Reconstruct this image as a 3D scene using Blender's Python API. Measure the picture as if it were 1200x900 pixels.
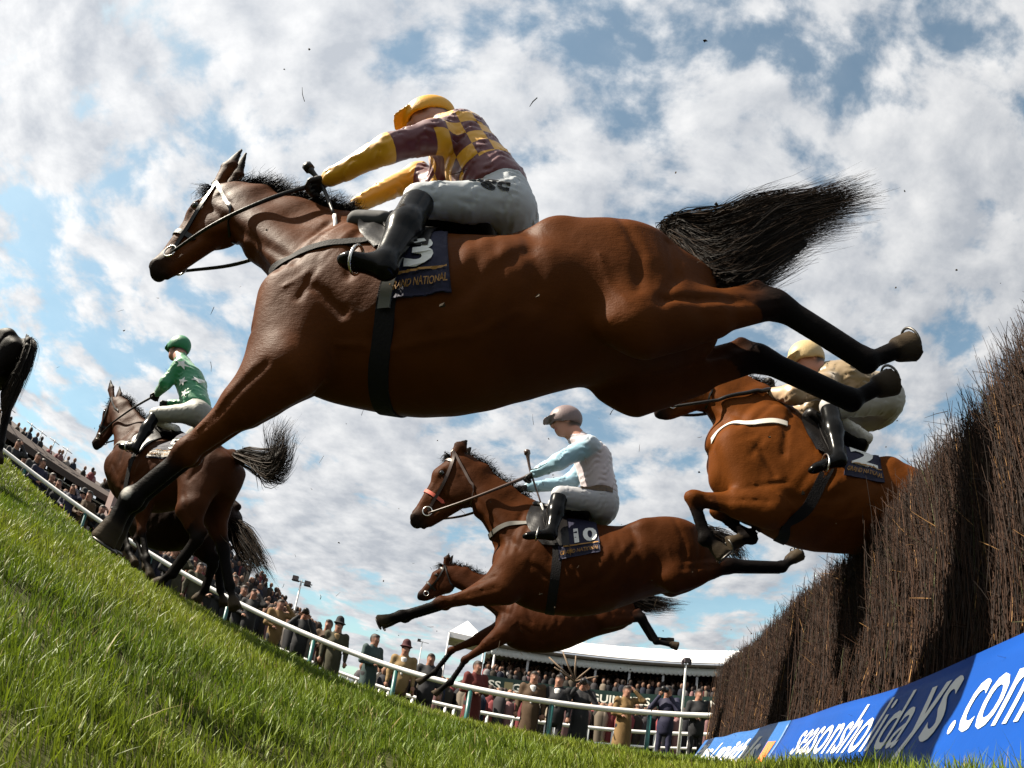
import bpy, math, random
import numpy as np
from mathutils import Vector, Matrix

for _o in list(bpy.data.objects):
    bpy.data.objects.remove(_o, do_unlink=True)
scene = bpy.context.scene
rng = np.random.default_rng(7)
random.seed(7)

# ---------------------------------------------------------------- camera (a fisheye lens held just above the turf)
CAM_POS = (0.0, 0.0, 0.25)
PITCH, ROLL, LENS = math.radians(31.5), math.radians(9.0), 760 / 1200 * 36
cam_data = bpy.data.cameras.new('camera')
cam = bpy.data.objects.new('camera', cam_data)
scene.collection.objects.link(cam)
scene.camera = cam
cam_data.type = 'PANO'
cam_data.panorama_type = 'FISHEYE_EQUISOLID'
cam_data.fisheye_lens = LENS
cam_data.fisheye_fov = math.pi
cam_data.sensor_width, cam_data.sensor_height, cam_data.sensor_fit = 36.0, 27.0, 'HORIZONTAL'
cam_data.clip_start, cam_data.clip_end = 0.02, 5000.0
_f = Vector((0, math.cos(PITCH), math.sin(PITCH))); _r = Vector((1, 0, 0)); _u = _r.cross(_f)
_right = math.cos(ROLL) * _r + math.sin(ROLL) * _u
_up = math.cos(ROLL) * _u - math.sin(ROLL) * _r
_m = Matrix((_right, _up, -_f)).transposed().to_4x4()
_m.translation = Vector(CAM_POS)
cam.matrix_world = _m

# ---------------------------------------------------------------- daylight: broken cloud, sun from the upper left
SUN_DIR = Vector((-0.70, -0.05, 0.69)).normalized()          # towards the sun
sun_el = math.asin(SUN_DIR.z)
sun_data = bpy.data.lights.new('sun', 'SUN')
sun_data.energy, sun_data.angle, sun_data.color = 5.0, math.radians(.6), (1.0, .91, .76)
sun = bpy.data.objects.new('sun', sun_data)
scene.collection.objects.link(sun)
sun.rotation_euler = SUN_DIR.to_track_quat('Z', 'Y').to_euler()
sun.location = SUN_DIR * 50

scene.view_settings.view_transform = 'Standard'
scene.view_settings.look = 'None'
scene.view_settings.exposure = 1.68
scene.view_settings.gamma = 1.0
scene.view_settings.use_curve_mapping = False

world = bpy.data.worlds.new('World')
scene.world = world
world.use_nodes = True
_nt = world.node_tree
_nt.nodes.clear()
def _wn(t, **kw):
    n = _nt.nodes.new(t)
    for k_, v_ in kw.items():
        setattr(n, k_, v_)
    return n
def _wl(a, b):
    _nt.links.new(a, b)
def _math(op, a, b=None, clamp=False):
    n = _wn('ShaderNodeMath', operation=op, use_clamp=clamp)
    for i, v in enumerate((a, b)):
        if v is None:
            continue
        if isinstance(v, (int, float)):
            n.inputs[i].default_value = v
        else:
            _wl(v, n.inputs[i])
    return n.outputs[0]
_tc = _wn('ShaderNodeTexCoord')
_sep = _wn('ShaderNodeSeparateXYZ'); _wl(_tc.outputs['Generated'], _sep.inputs[0])
_den = _math('ADD', _math('MAXIMUM', _sep.outputs[2], 0.0), 0.22)
_px = _math('DIVIDE', _sep.outputs[0], _den); _py = _math('DIVIDE', _sep.outputs[1], _den)
_pl = _wn('ShaderNodeCombineXYZ'); _wl(_px, _pl.inputs[0]); _wl(_py, _pl.inputs[1])
def _noise(scale, detail, rough, off, dist=0.0, lac=2.0):
    mp = _wn('ShaderNodeMapping'); mp.inputs['Location'].default_value = off
    _wl(_pl.outputs[0], mp.inputs['Vector'])
    n = _wn('ShaderNodeTexNoise'); _wl(mp.outputs[0], n.inputs['Vector'])
    n.inputs['Scale'].default_value = scale; n.inputs['Detail'].default_value = detail
    n.inputs['Roughness'].default_value = rough; n.inputs['Distortion'].default_value = dist
    n.inputs['Lacunarity'].default_value = lac
    return n.outputs[0]
_sky = _wn('ShaderNodeTexSky', sky_type='NISHITA')
_sky.sun_disc = False
_sky.sun_elevation = sun_el
_sky.sun_rotation = math.atan2(SUN_DIR.x, SUN_DIR.y)
_sky.air_density, _sky.dust_density, _sky.ozone_density = 1.0, 1.0, 1.0
_n1 = _noise(1.25, 8, .60, (3.1, 1.7, 0), .25)                # banks of cloud
_n2 = _noise(6.2, 9, .58, (-1.3, 4.2, 0), .15)                 # broken puffs
_bias = _wn('ShaderNodeVectorMath', operation='DOT_PRODUCT'); _wl(_tc.outputs['Generated'], _bias.inputs[0]); _bias.inputs[1].default_value = SUN_DIR
_dens = _math('ADD', _math('ADD', _math('MULTIPLY', _n1, .48), _math('MULTIPLY', _n2, .52)), _math('MULTIPLY', _bias.outputs['Value'], .022))
_cov = _wn('ShaderNodeMapRange', interpolation_type='SMOOTHSTEP'); _wl(_dens, _cov.inputs[0])
_cov.inputs[1].default_value, _cov.inputs[2].default_value = .422, .515
_cov.inputs[3].default_value = .12
# thick parts turn grey, the side towards the sun stays white
_sd = (SUN_DIR.x * .16, SUN_DIR.y * .16, 0)
_n1b = _noise(1.25, 8, .60, (3.1 + _sd[0], 1.7 + _sd[1], 0), .25)
_n2b = _noise(6.2, 9, .58, (-1.3 + _sd[0] * .45, 4.2 + _sd[1] * .45, 0), .15)
_dens2 = _math('ADD', _math('MULTIPLY', _n1b, .45), _math('MULTIPLY', _n2b, .55))
_shade = _wn('ShaderNodeMapRange', interpolation_type='LINEAR'); _wl(_math('SUBTRACT', _dens2, _math('MULTIPLY', _math('SUBTRACT', _dens, .5), .55)), _shade.inputs[0])
_shade.inputs[1].default_value, _shade.inputs[2].default_value = .38, .58
_ramp = _wn('ShaderNodeValToRGB'); _wl(_shade.outputs[0], _ramp.inputs[0])
_ramp.color_ramp.elements[0].position, _ramp.color_ramp.elements[0].color = 0.0, (1.0, 1.0, 1.0, 1)
_ramp.color_ramp.elements[1].position, _ramp.color_ramp.elements[1].color = 1.0, (.54, .575, .63, 1)
# cloud lit more strongly towards the sun
_dot = _wn('ShaderNodeVectorMath', operation='DOT_PRODUCT'); _wl(_tc.outputs['Generated'], _dot.inputs[0]); _dot.inputs[1].default_value = SUN_DIR
_glow = _math('ADD', _math('MULTIPLY', _math('ADD', _dot.outputs['Value'], .35), 1.5), 5.0)
_cl = _wn('ShaderNodeVectorMath', operation='SCALE'); _wl(_ramp.outputs[0], _cl.inputs[0]); _wl(_glow, _cl.inputs['Scale'])
_mix = _wn('ShaderNodeMix', data_type='RGBA')
_wl(_cov.outputs[0], _mix.inputs['Factor']); _tint = _wn('ShaderNodeVectorMath', operation='MULTIPLY'); _wl(_sky.outputs[0], _tint.inputs[0]); _tint.inputs[1].default_value = (1.05, 1.22, 1.04); _wl(_tint.outputs[0], _mix.inputs['A']); _wl(_cl.outputs[0], _mix.inputs['B'])
_bg = _wn('ShaderNodeBackground'); _bg.inputs['Strength'].default_value = 0.050
_wl(_mix.outputs['Result'], _bg.inputs['Color'])
_wo = _wn('ShaderNodeOutputWorld'); _wl(_bg.outputs[0], _wo.inputs['Surface'])

# ---------------------------------------------------------------- helpers
COL = scene.collection
def tag(o, label=None, cat=None, group=None, kind=None):
    for k_, v_ in (('label', label), ('category', cat), ('group', group), ('kind', kind)):
        if v_:
            o[k_] = v_
    return o
def fast_mesh(name, V, F, smooth=True):
    V = np.asarray(V, np.float32); F = np.asarray(F, np.int32)
    me = bpy.data.meshes.new(name); k_ = F.shape[1]
    me.vertices.add(len(V)); me.vertices.foreach_set('co', V.ravel())
    me.loops.add(F.size); me.loops.foreach_set('vertex_index', F.ravel())
    me.polygons.add(len(F)); me.polygons.foreach_set('loop_start', np.arange(0, F.size, k_, dtype=np.int32))
    me.polygons.foreach_set('use_smooth', np.full(len(F), smooth))
    me.update(calc_edges=True); me.validate()
    return me
def mobj(name, V, F, mat=None, parent=None, smooth=True, col=None, vec=None):
    if isinstance(F, list) and len({len(f) for f in F}) > 1:
        me = bpy.data.meshes.new(name); me.from_pydata([tuple(map(float, v)) for v in V], [], F)
        me.polygons.foreach_set('use_smooth', [smooth] * len(F)); me.update()
    else:
        me = fast_mesh(name, V, F, smooth)
    if col is not None:
        a = me.color_attributes.new('Col', 'FLOAT_COLOR', 'POINT')
        c = np.ones((len(V), 4), np.float32); c[:, :3] = col
        a.data.foreach_set('color', c.ravel())
    if vec is not None:
        a = me.attributes.new('pat', 'FLOAT_VECTOR', 'POINT'); a.data.foreach_set('vector', np.asarray(vec, np.float32).ravel())
    if mat is not None:
        me.materials.append(mat)
    o = bpy.data.objects.new(name, me); COL.objects.link(o); o.parent = parent
    return o
def empty(name, loc=(0, 0, 0), mat=None):
    o = bpy.data.objects.new(name, None); COL.objects.link(o); o.empty_display_size = .2
    if mat is not None:
        o.matrix_world = mat
    else:
        o.location = loc
    return o
def merge(parts):
    Vs, Fs, n = [], [], 0
    for V, F in parts:
        V = np.asarray(V, float); Vs.append(V); Fs += [tuple(int(i) + n for i in f) for f in F]; n += len(V)
    return np.concatenate(Vs), Fs
def box(c, s, rz=0.0):
    x, y, z = [v / 2 for v in s]
    P = np.array([(-x, -y, -z), (x, -y, -z), (x, y, -z), (-x, y, -z), (-x, -y, z), (x, -y, z), (x, y, z), (-x, y, z)])
    ca, sa = math.cos(rz), math.sin(rz)
    P = np.stack([P[:, 0] * ca - P[:, 1] * sa, P[:, 0] * sa + P[:, 1] * ca, P[:, 2]], 1) + np.asarray(c, float)
    return P, [(0, 3, 2, 1), (4, 5, 6, 7), (0, 1, 5, 4), (1, 2, 6, 5), (2, 3, 7, 6), (3, 0, 4, 7)]
def curve_pts(P, n):
    """Catmull-Rom through the points"""
    P = np.asarray(P, float); Q = np.concatenate([[2 * P[0] - P[1]], P, [2 * P[-1] - P[-2]]])
    t = np.linspace(0, len(P) - 1 - 1e-6, n); i = t.astype(int); f = (t - i)[:, None]
    a, b, c, d = Q[i], Q[i + 1], Q[i + 2], Q[i + 3]
    return .5 * (2 * b + (c - a) * f + (2 * a - 5 * b + 4 * c - d) * f**2 + (3 * b - a - 3 * c + d) * f**3)
def tube(P, r, seg=8, cap=True):
    P = np.asarray(P, float); n = len(P); r = np.broadcast_to(r, (n,))
    T = np.gradient(P, axis=0); T /= np.linalg.norm(T, axis=1, keepdims=True) + 1e-9
    u = np.cross(T[0], (0, 0, 1) if abs(T[0][2]) < .9 else (1, 0, 0)); u /= np.linalg.norm(u)
    V = []
    for i in range(n):
        u = u - T[i] * (u @ T[i]); u /= np.linalg.norm(u) + 1e-9; w = np.cross(T[i], u)
        a = np.arange(seg) * 2 * math.pi / seg
        V.append(P[i] + r[i] * (np.cos(a)[:, None] * u + np.sin(a)[:, None] * w))
    V = np.concatenate(V)
    F = [(i * seg + j, i * seg + (j + 1) % seg, (i + 1) * seg + (j + 1) % seg, (i + 1) * seg + j) for i in range(n - 1) for j in range(seg)]
    if cap:
        F += [tuple(range(seg - 1, -1, -1)), tuple(range((n - 1) * seg, n * seg))]
    return V, F
def band(B, pts, width, off=.006, thick=.004, n=40, closed=False):
    """a strap lying on the surface of B"""
    P = B.onto(curve_pts(pts, n), off)
    T = np.gradient(P, axis=0); T /= np.linalg.norm(T, axis=1, keepdims=True) + 1e-9
    N = B.grad(P); N /= np.linalg.norm(N, axis=1, keepdims=True) + 1e-9
    W = np.cross(N, T); W /= np.linalg.norm(W, axis=1, keepdims=True) + 1e-9
    L = B.onto(P - W * width / 2, off, 4); R = B.onto(P + W * width / 2, off, 4)
    sm = lambda X: np.stack([np.convolve(np.pad(X[:, i], 3, mode='edge'), np.ones(7) / 7, 'valid') for i in range(3)], 1)
    L, R, N = sm(L), sm(R), sm(N)
    V = np.concatenate([np.stack([a, b], 1).reshape(-1, 3) for a, b in ((L + N * thick, R + N * thick), (R + N * thick, R - N * .004), (L - N * .004, L + N * thick))])
    F = [(k_ * 2 * n + 2 * i, k_ * 2 * n + 2 * i + 1, k_ * 2 * n + 2 * i + 3, k_ * 2 * n + 2 * i + 2) for k_ in range(3) for i in range(n - 1)]
    return V, F
    F = [(i * 4 + j, i * 4 + (j + 1) % 4, (i + 1) * 4 + (j + 1) % 4, (i + 1) * 4 + j) for i in range(n - 1) for j in range(4)]
    F += [(3, 2, 1, 0), tuple(range((n - 1) * 4, n * 4))]
    return V, F
def text_shape(s, bold=0.0, shear=0.0):
    cu = bpy.data.curves.new('lettering', 'FONT'); cu.body = s; cu.size = 1.0; cu.offset = bold; cu.shear = shear; cu.resolution_u = 3
    ob = bpy.data.objects.new('lettering', cu); COL.objects.link(ob)
    dg = bpy.context.evaluated_depsgraph_get(); dg.update()
    me = bpy.data.meshes.new_from_object(ob.evaluated_get(dg))
    V = np.array([v.co[:] for v in me.vertices]); F = [tuple(p.vertices) for p in me.polygons]
    bpy.data.objects.remove(ob); bpy.data.curves.remove(cu); bpy.data.meshes.remove(me)
    V[:, 0] -= V[:, 0].min(); V[:, 1] -= 0
    return V, F
def strands(roots, guides, n, width, rng_, t_rand=.12, spread=.02, len_rng=(.6, 1.05), seg=9, wild=.03):
    """hair: n flat tapered locks laid between guide curves (each an array of points)"""
    G = np.stack([curve_pts(g, 24) for g in guides])                    # g x 24 x 3
    ng = len(G); V = np.zeros((n, seg + 1, 2, 3))
    w = rng_.uniform(0, max(ng - 1, 1e-6), n); i0 = np.clip(w.astype(int), 0, max(ng - 2, 0)); f = (w - i0)[:, None, None]
    C_ = G[i0] * (1 - f) + G[np.minimum(i0 + 1, ng - 1)] * f if ng > 1 else np.repeat(G, n, 0)
    L = rng_.uniform(*len_rng, n); t = np.linspace(0, 1, seg + 1)
    idx = np.clip(t[None] * L[:, None] * 23, 0, 22.999); a = idx.astype(int); b = (idx - a)[..., None]
    P = np.take_along_axis(C_, a[..., None], 1) * (1 - b) + np.take_along_axis(C_, a[..., None] + 1, 1) * b
    ext = np.maximum(t[None] * L[:, None] - 1, 0)[..., None]
    P = P + (C_[:, -1] - C_[:, -3])[:, None] * ext * 11
    nc = max(n // 40, 6); cid = rng_.integers(0, nc, n)                       # locks that hang together
    o = rng_.normal(0, spread, (nc, 1, 3))[cid] + rng_.normal(0, spread * .35, (n, 1, 3)); g = .35 + .65 * np.sin(np.pi * np.clip(t * .85 + .08, 0, 1))
    P = P + o * g[None, :, None]
    wl = (rng_.normal(0, wild * .8, (nc, 1, 3))[cid] + rng_.normal(0, wild * .55, (n, 1, 3))) * (t ** 2)[None, :, None] + .016 * np.sin(t[None, :, None] * rng_.uniform(6, 12, (nc, 1, 1))[cid] + rng_.uniform(0, 6, (nc, 1, 3))[cid]) * t[None, :, None]
    P = P + wl
    T = np.gradient(P, axis=1); S = np.cross(T, rng_.normal(0, 1, (n, 1, 3))); S /= np.linalg.norm(S, axis=-1, keepdims=True) + 1e-9
    ww = width * (1 - .85 * t ** 1.5)[None, :, None] * rng_.uniform(.6, 1.4, (n, 1, 1))
    V[:, :, 0] = P - S * ww / 2; V[:, :, 1] = P + S * ww / 2
    base = (np.arange(n) * (seg + 1) * 2)[:, None]
    k_ = np.arange(seg) * 2
    F = np.stack([base + k_, base + k_ + 1, base + k_ + 3, base + k_ + 2], -1).reshape(-1, 4)
    return V.reshape(-1, 3), F

# ---------------------------------------------------------------- materials
MATS = {}
def mat(name, color=(.5, .5, .5), rough=.6, spec=.5, metal=0.0, bump=0.0, bscale=60.0, var=0.0, vscale=6.0, attr=False, coat=0.0, sheen=0.0, transl=0.0, stretch=None):
    if name in MATS:
        return MATS[name]
    m = bpy.data.materials.new(name); m.use_nodes = True; nt = m.node_tree; b = nt.nodes['Principled BSDF']
    L = nt.links.new
    tc = nt.nodes.new('ShaderNodeTexCoord'); src = tc.outputs['Object']
    if stretch:
        mp = nt.nodes.new('ShaderNodeMapping'); mp.inputs['Scale'].default_value = stretch; L(src, mp.inputs[0]); src = mp.outputs[0]
    if attr:
        at = nt.nodes.new('ShaderNodeAttribute'); at.attribute_name = 'Col'; c_out = at.outputs['Color']
    else:
        rgb = nt.nodes.new('ShaderNodeRGB'); rgb.outputs[0].default_value = (*color, 1); c_out = rgb.outputs[0]
    if var:
        n = nt.nodes.new('ShaderNodeTexNoise'); n.inputs['Scale'].default_value = vscale; n.inputs['Detail'].default_value = 5; L(src, n.inputs['Vector'])
        mr = nt.nodes.new('ShaderNodeMapRange'); L(n.outputs[0], mr.inputs[0]); mr.inputs[1].default_value, mr.inputs[2].default_value = .25, .75
        mr.inputs[3].default_value, mr.inputs[4].default_value = 1 - var, 1 + var
        vm = nt.nodes.new('ShaderNodeVectorMath'); vm.operation = 'SCALE'; L(c_out, vm.inputs[0]); L(mr.outputs[0], vm.inputs['Scale']); c_out = vm.outputs[0]
    L(c_out, b.inputs['Base Color'])
    b.inputs['Roughness'].default_value = rough; b.inputs['Specular IOR Level'].default_value = spec; b.inputs['Metallic'].default_value = metal
    b.inputs['Coat Weight'].default_value = coat; b.inputs['Sheen Weight'].default_value = sheen
    if bump:
        n = nt.nodes.new('ShaderNodeTexNoise'); n.inputs['Scale'].default_value = bscale; n.inputs['Detail'].default_value = 6; L(src, n.inputs['Vector'])
        bp = nt.nodes.new('ShaderNodeBump'); bp.inputs['Strength'].default_value = bump; bp.inputs['Distance'].default_value = .01
        L(n.outputs[0], bp.inputs['Height']); L(bp.outputs[0], b.inputs['Normal'])
    if transl:
        tr = nt.nodes.new('ShaderNodeBsdfTranslucent'); L(c_out, tr.inputs['Color'])
        mx = nt.nodes.new('ShaderNodeMixShader'); mx.inputs[0].default_value = transl
        out = nt.nodes['Material Output']; L(b.outputs[0], mx.inputs[1]); L(tr.outputs[0], mx.inputs[2]); L(mx.outputs[0], out.inputs['Surface'])
    MATS[name] = m
    return m
# ---------------------------------------------------------------- implicit-surface modelling (numpy)
def nrm(v):
    v = np.asarray(v, float)
    return v / (np.linalg.norm(v) + 1e-12)

class Blob:
    """A body grown as one smooth implicit surface out of tapered, oval limbs and muscles."""
    def __init__(s):
        s.p = []
    def cap(s, a, b, ra, rb, side=(0, 1, 0), wa=None, wb=None, k=.03, tag=0):
        """tapered limb a->b; ra, rb half depth, wa, wb half width along 'side'"""
        a = np.asarray(a, float); b = np.asarray(b, float)
        ax = nrm(b - a); L = np.linalg.norm(b - a)
        w = np.asarray(side, float); w = w - ax * (w @ ax)
        if np.linalg.norm(w) < 1e-3:
            w = np.array([1., 0, 0]) - ax * ax[0]
        w = nrm(w); t = np.cross(ax, w)
        wa = ra if wa is None else wa; wb = rb if wb is None else wb
        s.p.append(('cap', a, ax, w, t, L, ra, rb, wa, wb, k, tag))
        return s
    def ell(s, c, r, ax=(1, 0, 0), side=(0, 1, 0), k=.03, tag=0, sub=False):
        ax = nrm(ax); w = np.asarray(side, float); w = nrm(w - ax * (w @ ax)); t = np.cross(ax, w)
        s.p.append(('sub' if sub else 'ell', np.asarray(c, float), ax, w, t, np.asarray(r, float), k, tag))
        return s
    def chain(s, pts, rs, side=(0, 1, 0), ws=None, k=.03, tag=0):
        ws = rs if ws is None else ws
        for i in range(len(pts) - 1):
            s.cap(pts[i], pts[i + 1], rs[i], rs[i + 1], side, ws[i], ws[i + 1], k, tag if np.isscalar(tag) else tag[i])
        return s
    def loft(s, O, ax, up, side, tab, k=.03, tag=0):
        """trunk: rows of (a, top, bottom, half width, top narrowing)"""
        tab = np.asarray(sorted(tab), float)
        aa = np.linspace(tab[0, 0], tab[-1, 0], 160)
        T = np.stack([smooth_interp(aa, tab[:, 0], tab[:, i]) for i in range(1, tab.shape[1])], 1)
        s.p.append(('loft', np.asarray(O, float), nrm(ax), nrm(up), nrm(side), aa, T, k, tag))
        return s
    def hoof(s, a, ax, fwd, L, r0, r1, k=.012, tag=3):
        ax = nrm(ax); f = np.asarray(fwd, float); f = nrm(f - ax * (f @ ax)); t = np.cross(ax, f)
        s.p.append(('hoof', np.asarray(a, float), ax, f, t, L, r0, r1, k, tag))
        return s
    # ---- bounding box of one primitive
    def bb(s, q):
        t = q[0]
        if t == 'cap':
            R = max(q[6:10]); b = q[1] + q[2] * q[5]
            return np.minimum(q[1], b) - R, np.maximum(q[1], b) + R
        if t in ('ell', 'sub'):
            e = sum(np.abs(v) * r for v, r in zip((q[2], q[3], q[4]), q[5]))
            return q[1] - e, q[1] + e
        if t == 'hoof':
            b = q[1] + q[2] * q[5]; R = max(q[6], q[7]) * 1.3
            return np.minimum(q[1], b) - R, np.maximum(q[1], b) + R
        O, ax, up, sd, aa, T = q[1:7]
        P = []
        for a, row in zip(aa, T):
            for z in (row[0], row[1]):
                for w in (-row[2], row[2]):
                    P.append(O + ax * a + up * z + sd * w)
        P = np.array(P); return P.min(0), P.max(0)
    def ev(s, q, P):
        t = q[0]
        if t == 'cap':
            _, a, ax, w, tt, L, ra, rb, wa, wb = q[:10]
            d = P - a; x = d @ ax; h = np.clip(x / L, 0, 1)
            rt = ra + (rb - ra) * h; rw = wa + (wb - wa) * h
            ov = x - h * L; m = np.minimum(rt, rw)
            return (np.sqrt(((d @ w) / rw) ** 2 + ((d @ tt) / rt) ** 2 + (ov / m) ** 2) - 1) * m
        if t in ('ell', 'sub'):
            d = P - q[1]; r = q[5]
            k0 = np.sqrt(((d @ q[2]) / r[0]) ** 2 + ((d @ q[3]) / r[1]) ** 2 + ((d @ q[4]) / r[2]) ** 2)
            k1 = np.sqrt(((d @ q[2]) / r[0] ** 2) ** 2 + ((d @ q[3]) / r[1] ** 2) ** 2 + ((d @ q[4]) / r[2] ** 2) ** 2) + 1e-9
            return k0 * (k0 - 1) / k1
        if t == 'hoof':
            _, a, ax, f, tt, L, r0, r1 = q[:8]
            d = P - a; x = d @ ax; h = np.clip(x / L, 0, 1); r = r0 + (r1 - r0) * h
            sh = (d @ f) - .010 * h
            rad = np.sqrt(sh ** 2 + (d @ tt) ** 2 * 1.08) - r
            return np.maximum(rad * .9, np.abs(x - L / 2) - L / 2)
        O, ax, up, sd, aa, T = q[1:7]
        d = P - O; x = d @ ax; z = d @ up; y = d @ sd
        xc = np.clip(x, aa[0], aa[-1])
        I = (xc - aa[0]) / (aa[1] - aa[0]); i0 = np.clip(I.astype(int), 0, len(aa) - 2); fr = (I - i0)[..., None]
        R = T[i0] * (1 - fr) + T[i0 + 1] * fr
        top, bot, hw, nar = R[..., 0], R[..., 1], R[..., 2], R[..., 3]
        hh = (top - bot) / 2; zr = (z - (top + bot) / 2) / hh
        we = hw * (1 - nar * np.clip(zr, 0, 1.2) ** 2)
        ov = np.abs(x - xc); m = np.minimum(hh, hw)
        return (np.sqrt((y / np.maximum(we, .02)) ** 2 + zr ** 2 + (ov / (m * .6)) ** 2) - 1) * m
    def field(s, res, pad=.05):
        B = [s.bb(q) for q in s.p if q[0] != 'sub']
        lo = np.min([b[0] for b in B], 0) - pad; hi = np.max([b[1] for b in B], 0) + pad
        n = np.ceil((hi - lo) / res).astype(int) + 1
        X = [lo[i] + res * np.arange(n[i]) for i in range(3)]
        F = np.full(n, .12, np.float32)
        for q in s.p:
            k = q[-2]; a, b = s.bb(q); mg = k + 2.5 * res + .03
            i0 = np.clip(np.floor((a - mg - lo) / res).astype(int), 0, n - 1); i1 = np.clip(np.ceil((b + mg - lo) / res).astype(int) + 1, 1, n)
            if (i1 <= i0).any():
                continue
            sl = tuple(slice(i0[i], i1[i]) for i in range(3))
            G = np.stack(np.meshgrid(*[X[i][sl[i]] for i in range(3)], indexing='ij'), -1)
            d = s.ev(q, G).astype(np.float32); f = F[sl]
            if q[0] == 'sub':
                h = np.clip(.5 + .5 * (-d - f) / k, 0, 1)
                F[sl] = f * (1 - h) - d * h + k * h * (1 - h)
            else:
                h = np.clip(.5 + .5 * (f - d) / k, 0, 1)
                F[sl] = f * (1 - h) + d * h - k * h * (1 - h)
        s.F, s.lo, s.res = F, lo, res
        return F
    def sample(s, P):
        P = np.asarray(P, float); g = (P - s.lo) / s.res
        n = np.array(s.F.shape); i = np.clip(np.floor(g).astype(int), 0, n - 2); f = np.clip(g - i, 0, 1)
        out = 0
        for a in (0, 1):
            for b in (0, 1):
                for c in (0, 1):
                    w = (f[..., 0] if a else 1 - f[..., 0]) * (f[..., 1] if b else 1 - f[..., 1]) * (f[..., 2] if c else 1 - f[..., 2])
                    out = out + w * s.F[i[..., 0] + a, i[..., 1] + b, i[..., 2] + c]
        return out
    def grad(s, P):
        e = s.res
        g = np.stack([s.sample(P + np.eye(3)[i] * e) - s.sample(P - np.eye(3)[i] * e) for i in range(3)], -1) / (2 * e)
        return g
    def onto(s, P, off=.006, it=14):
        P = np.array(P, float)
        for _ in range(it):
            g = s.grad(P); l = np.linalg.norm(g, axis=-1, keepdims=True)
            d = (s.sample(P) - off)[..., None]
            P = P - np.clip(d / (l + .15), -.04, .04) * g / (l + 1e-6)
        return P
    def along(s, P, D, off=.006, reach=.5):
        """march from P along D until the surface (plus off) is met"""
        P = np.array(P, float); D = np.broadcast_to(np.asarray(D, float), P.shape)
        ts = np.arange(0, reach, s.res * .5); best = np.full(P.shape[:-1], np.nan)
        for t in ts:
            v = s.sample(P + D * t) - off
            hit = np.isnan(best) & (v < 0); best[hit] = t
        best = np.where(np.isnan(best), reach, best)
        return P + D * best[..., None]
    def tags(s, V, ntag, sharp=.012):
        W = np.zeros((len(V), ntag), np.float32)
        for q in s.p:
            if q[0] == 'sub':
                continue
            d = s.ev(q, V)
            W[:, q[-1]] = np.maximum(W[:, q[-1]], np.exp(-np.clip(d, -.03, .3) / sharp))
        return W / (W.sum(1, keepdims=True) + 1e-9)
    def mesh(s, res, smooth=1):
        s.field(res)
        V, Q = surface_net(s.F, s.lo, res)
        V = relax(V, Q, smooth)
        return V, Q

def smooth_interp(x, xp, fp):
    """monotone-ish cubic through the points"""
    xp = np.asarray(xp, float); fp = np.asarray(fp, float)
    m = np.gradient(fp, xp)
    i = np.clip(np.searchsorted(xp, x) - 1, 0, len(xp) - 2)
    h = xp[i + 1] - xp[i]; t = (x - xp[i]) / h
    return (2 * t**3 - 3 * t**2 + 1) * fp[i] + (t**3 - 2 * t**2 + t) * h * m[i] + (-2 * t**3 + 3 * t**2) * fp[i + 1] + (t**3 - t**2) * h * m[i + 1]

def surface_net(F, lo, res):
    S = F < 0
    c = np.zeros(tuple(np.array(F.shape) - 1), np.int8)
    for a in (0, 1):
        for b in (0, 1):
            for d in (0, 1):
                c += S[a:a + c.shape[0], b:b + c.shape[1], d:d + c.shape[2]]
    act = (c > 0) & (c < 8); idx = np.full(c.shape, -1, np.int64); cells = np.argwhere(act); idx[act] = np.arange(len(cells))
    acc = np.zeros((len(cells), 3)); cnt = np.zeros(len(cells))
    cs = [(a, b, d) for a in (0, 1) for b in (0, 1) for d in (0, 1)]
    val = {k: F[cells[:, 0] + k[0], cells[:, 1] + k[1], cells[:, 2] + k[2]] for k in cs}
    for k in cs:
        for ax in range(3):
            if k[ax] == 0:
                k2 = list(k); k2[ax] = 1; k2 = tuple(k2)
                f0, f1 = val[k], val[k2]; m = (f0 < 0) != (f1 < 0)
                t = np.where(m, f0 / np.where(m, f0 - f1, 1), 0)
                p = np.tile(np.array(k, float), (len(cells), 1)); p[:, ax] = t
                acc[m] += p[m]; cnt[m] += 1
    V = lo + res * (cells + acc / cnt[:, None])
    Qs = []
    for ax in range(3):
        u, v = (ax + 1) % 3, (ax + 2) % 3
        a = [slice(None)] * 3; b = [slice(None)] * 3; a[ax] = slice(0, -1); b[ax] = slice(1, None)
        m = S[tuple(a)] != S[tuple(b)]; e = np.argwhere(m)
        e = e[(e[:, u] > 0) & (e[:, v] > 0)]
        e = e[(e[:, u] < F.shape[u] - 1) & (e[:, v] < F.shape[v] - 1)]
        ins = S[tuple(e.T)]
        def g(du, dv):
            o = e.copy(); o[:, u] -= du; o[:, v] -= dv
            return idx[tuple(o.T)]
        q = np.stack([g(1, 1), g(0, 1), g(0, 0), g(1, 0)], 1)
        q[~ins] = q[~ins][:, ::-1]
        Qs.append(q)
    return V, np.concatenate(Qs)

def relax(V, Q, n, lam=.5):
    E = np.concatenate([Q[:, [0, 1]], Q[:, [1, 2]], Q[:, [2, 3]], Q[:, [3, 0]]])
    E = np.concatenate([E, E[:, ::-1]])
    deg = np.bincount(E[:, 0], minlength=len(V)).astype(float)
    for _ in range(n):
        for l in (lam, -lam * 1.03) if n > 1 else (lam,):
            A = np.stack([np.bincount(E[:, 0], weights=V[E[:, 1], i], minlength=len(V)) for i in range(3)], 1) / deg[:, None]
            V = V + l * (A - V)
    return V
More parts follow.
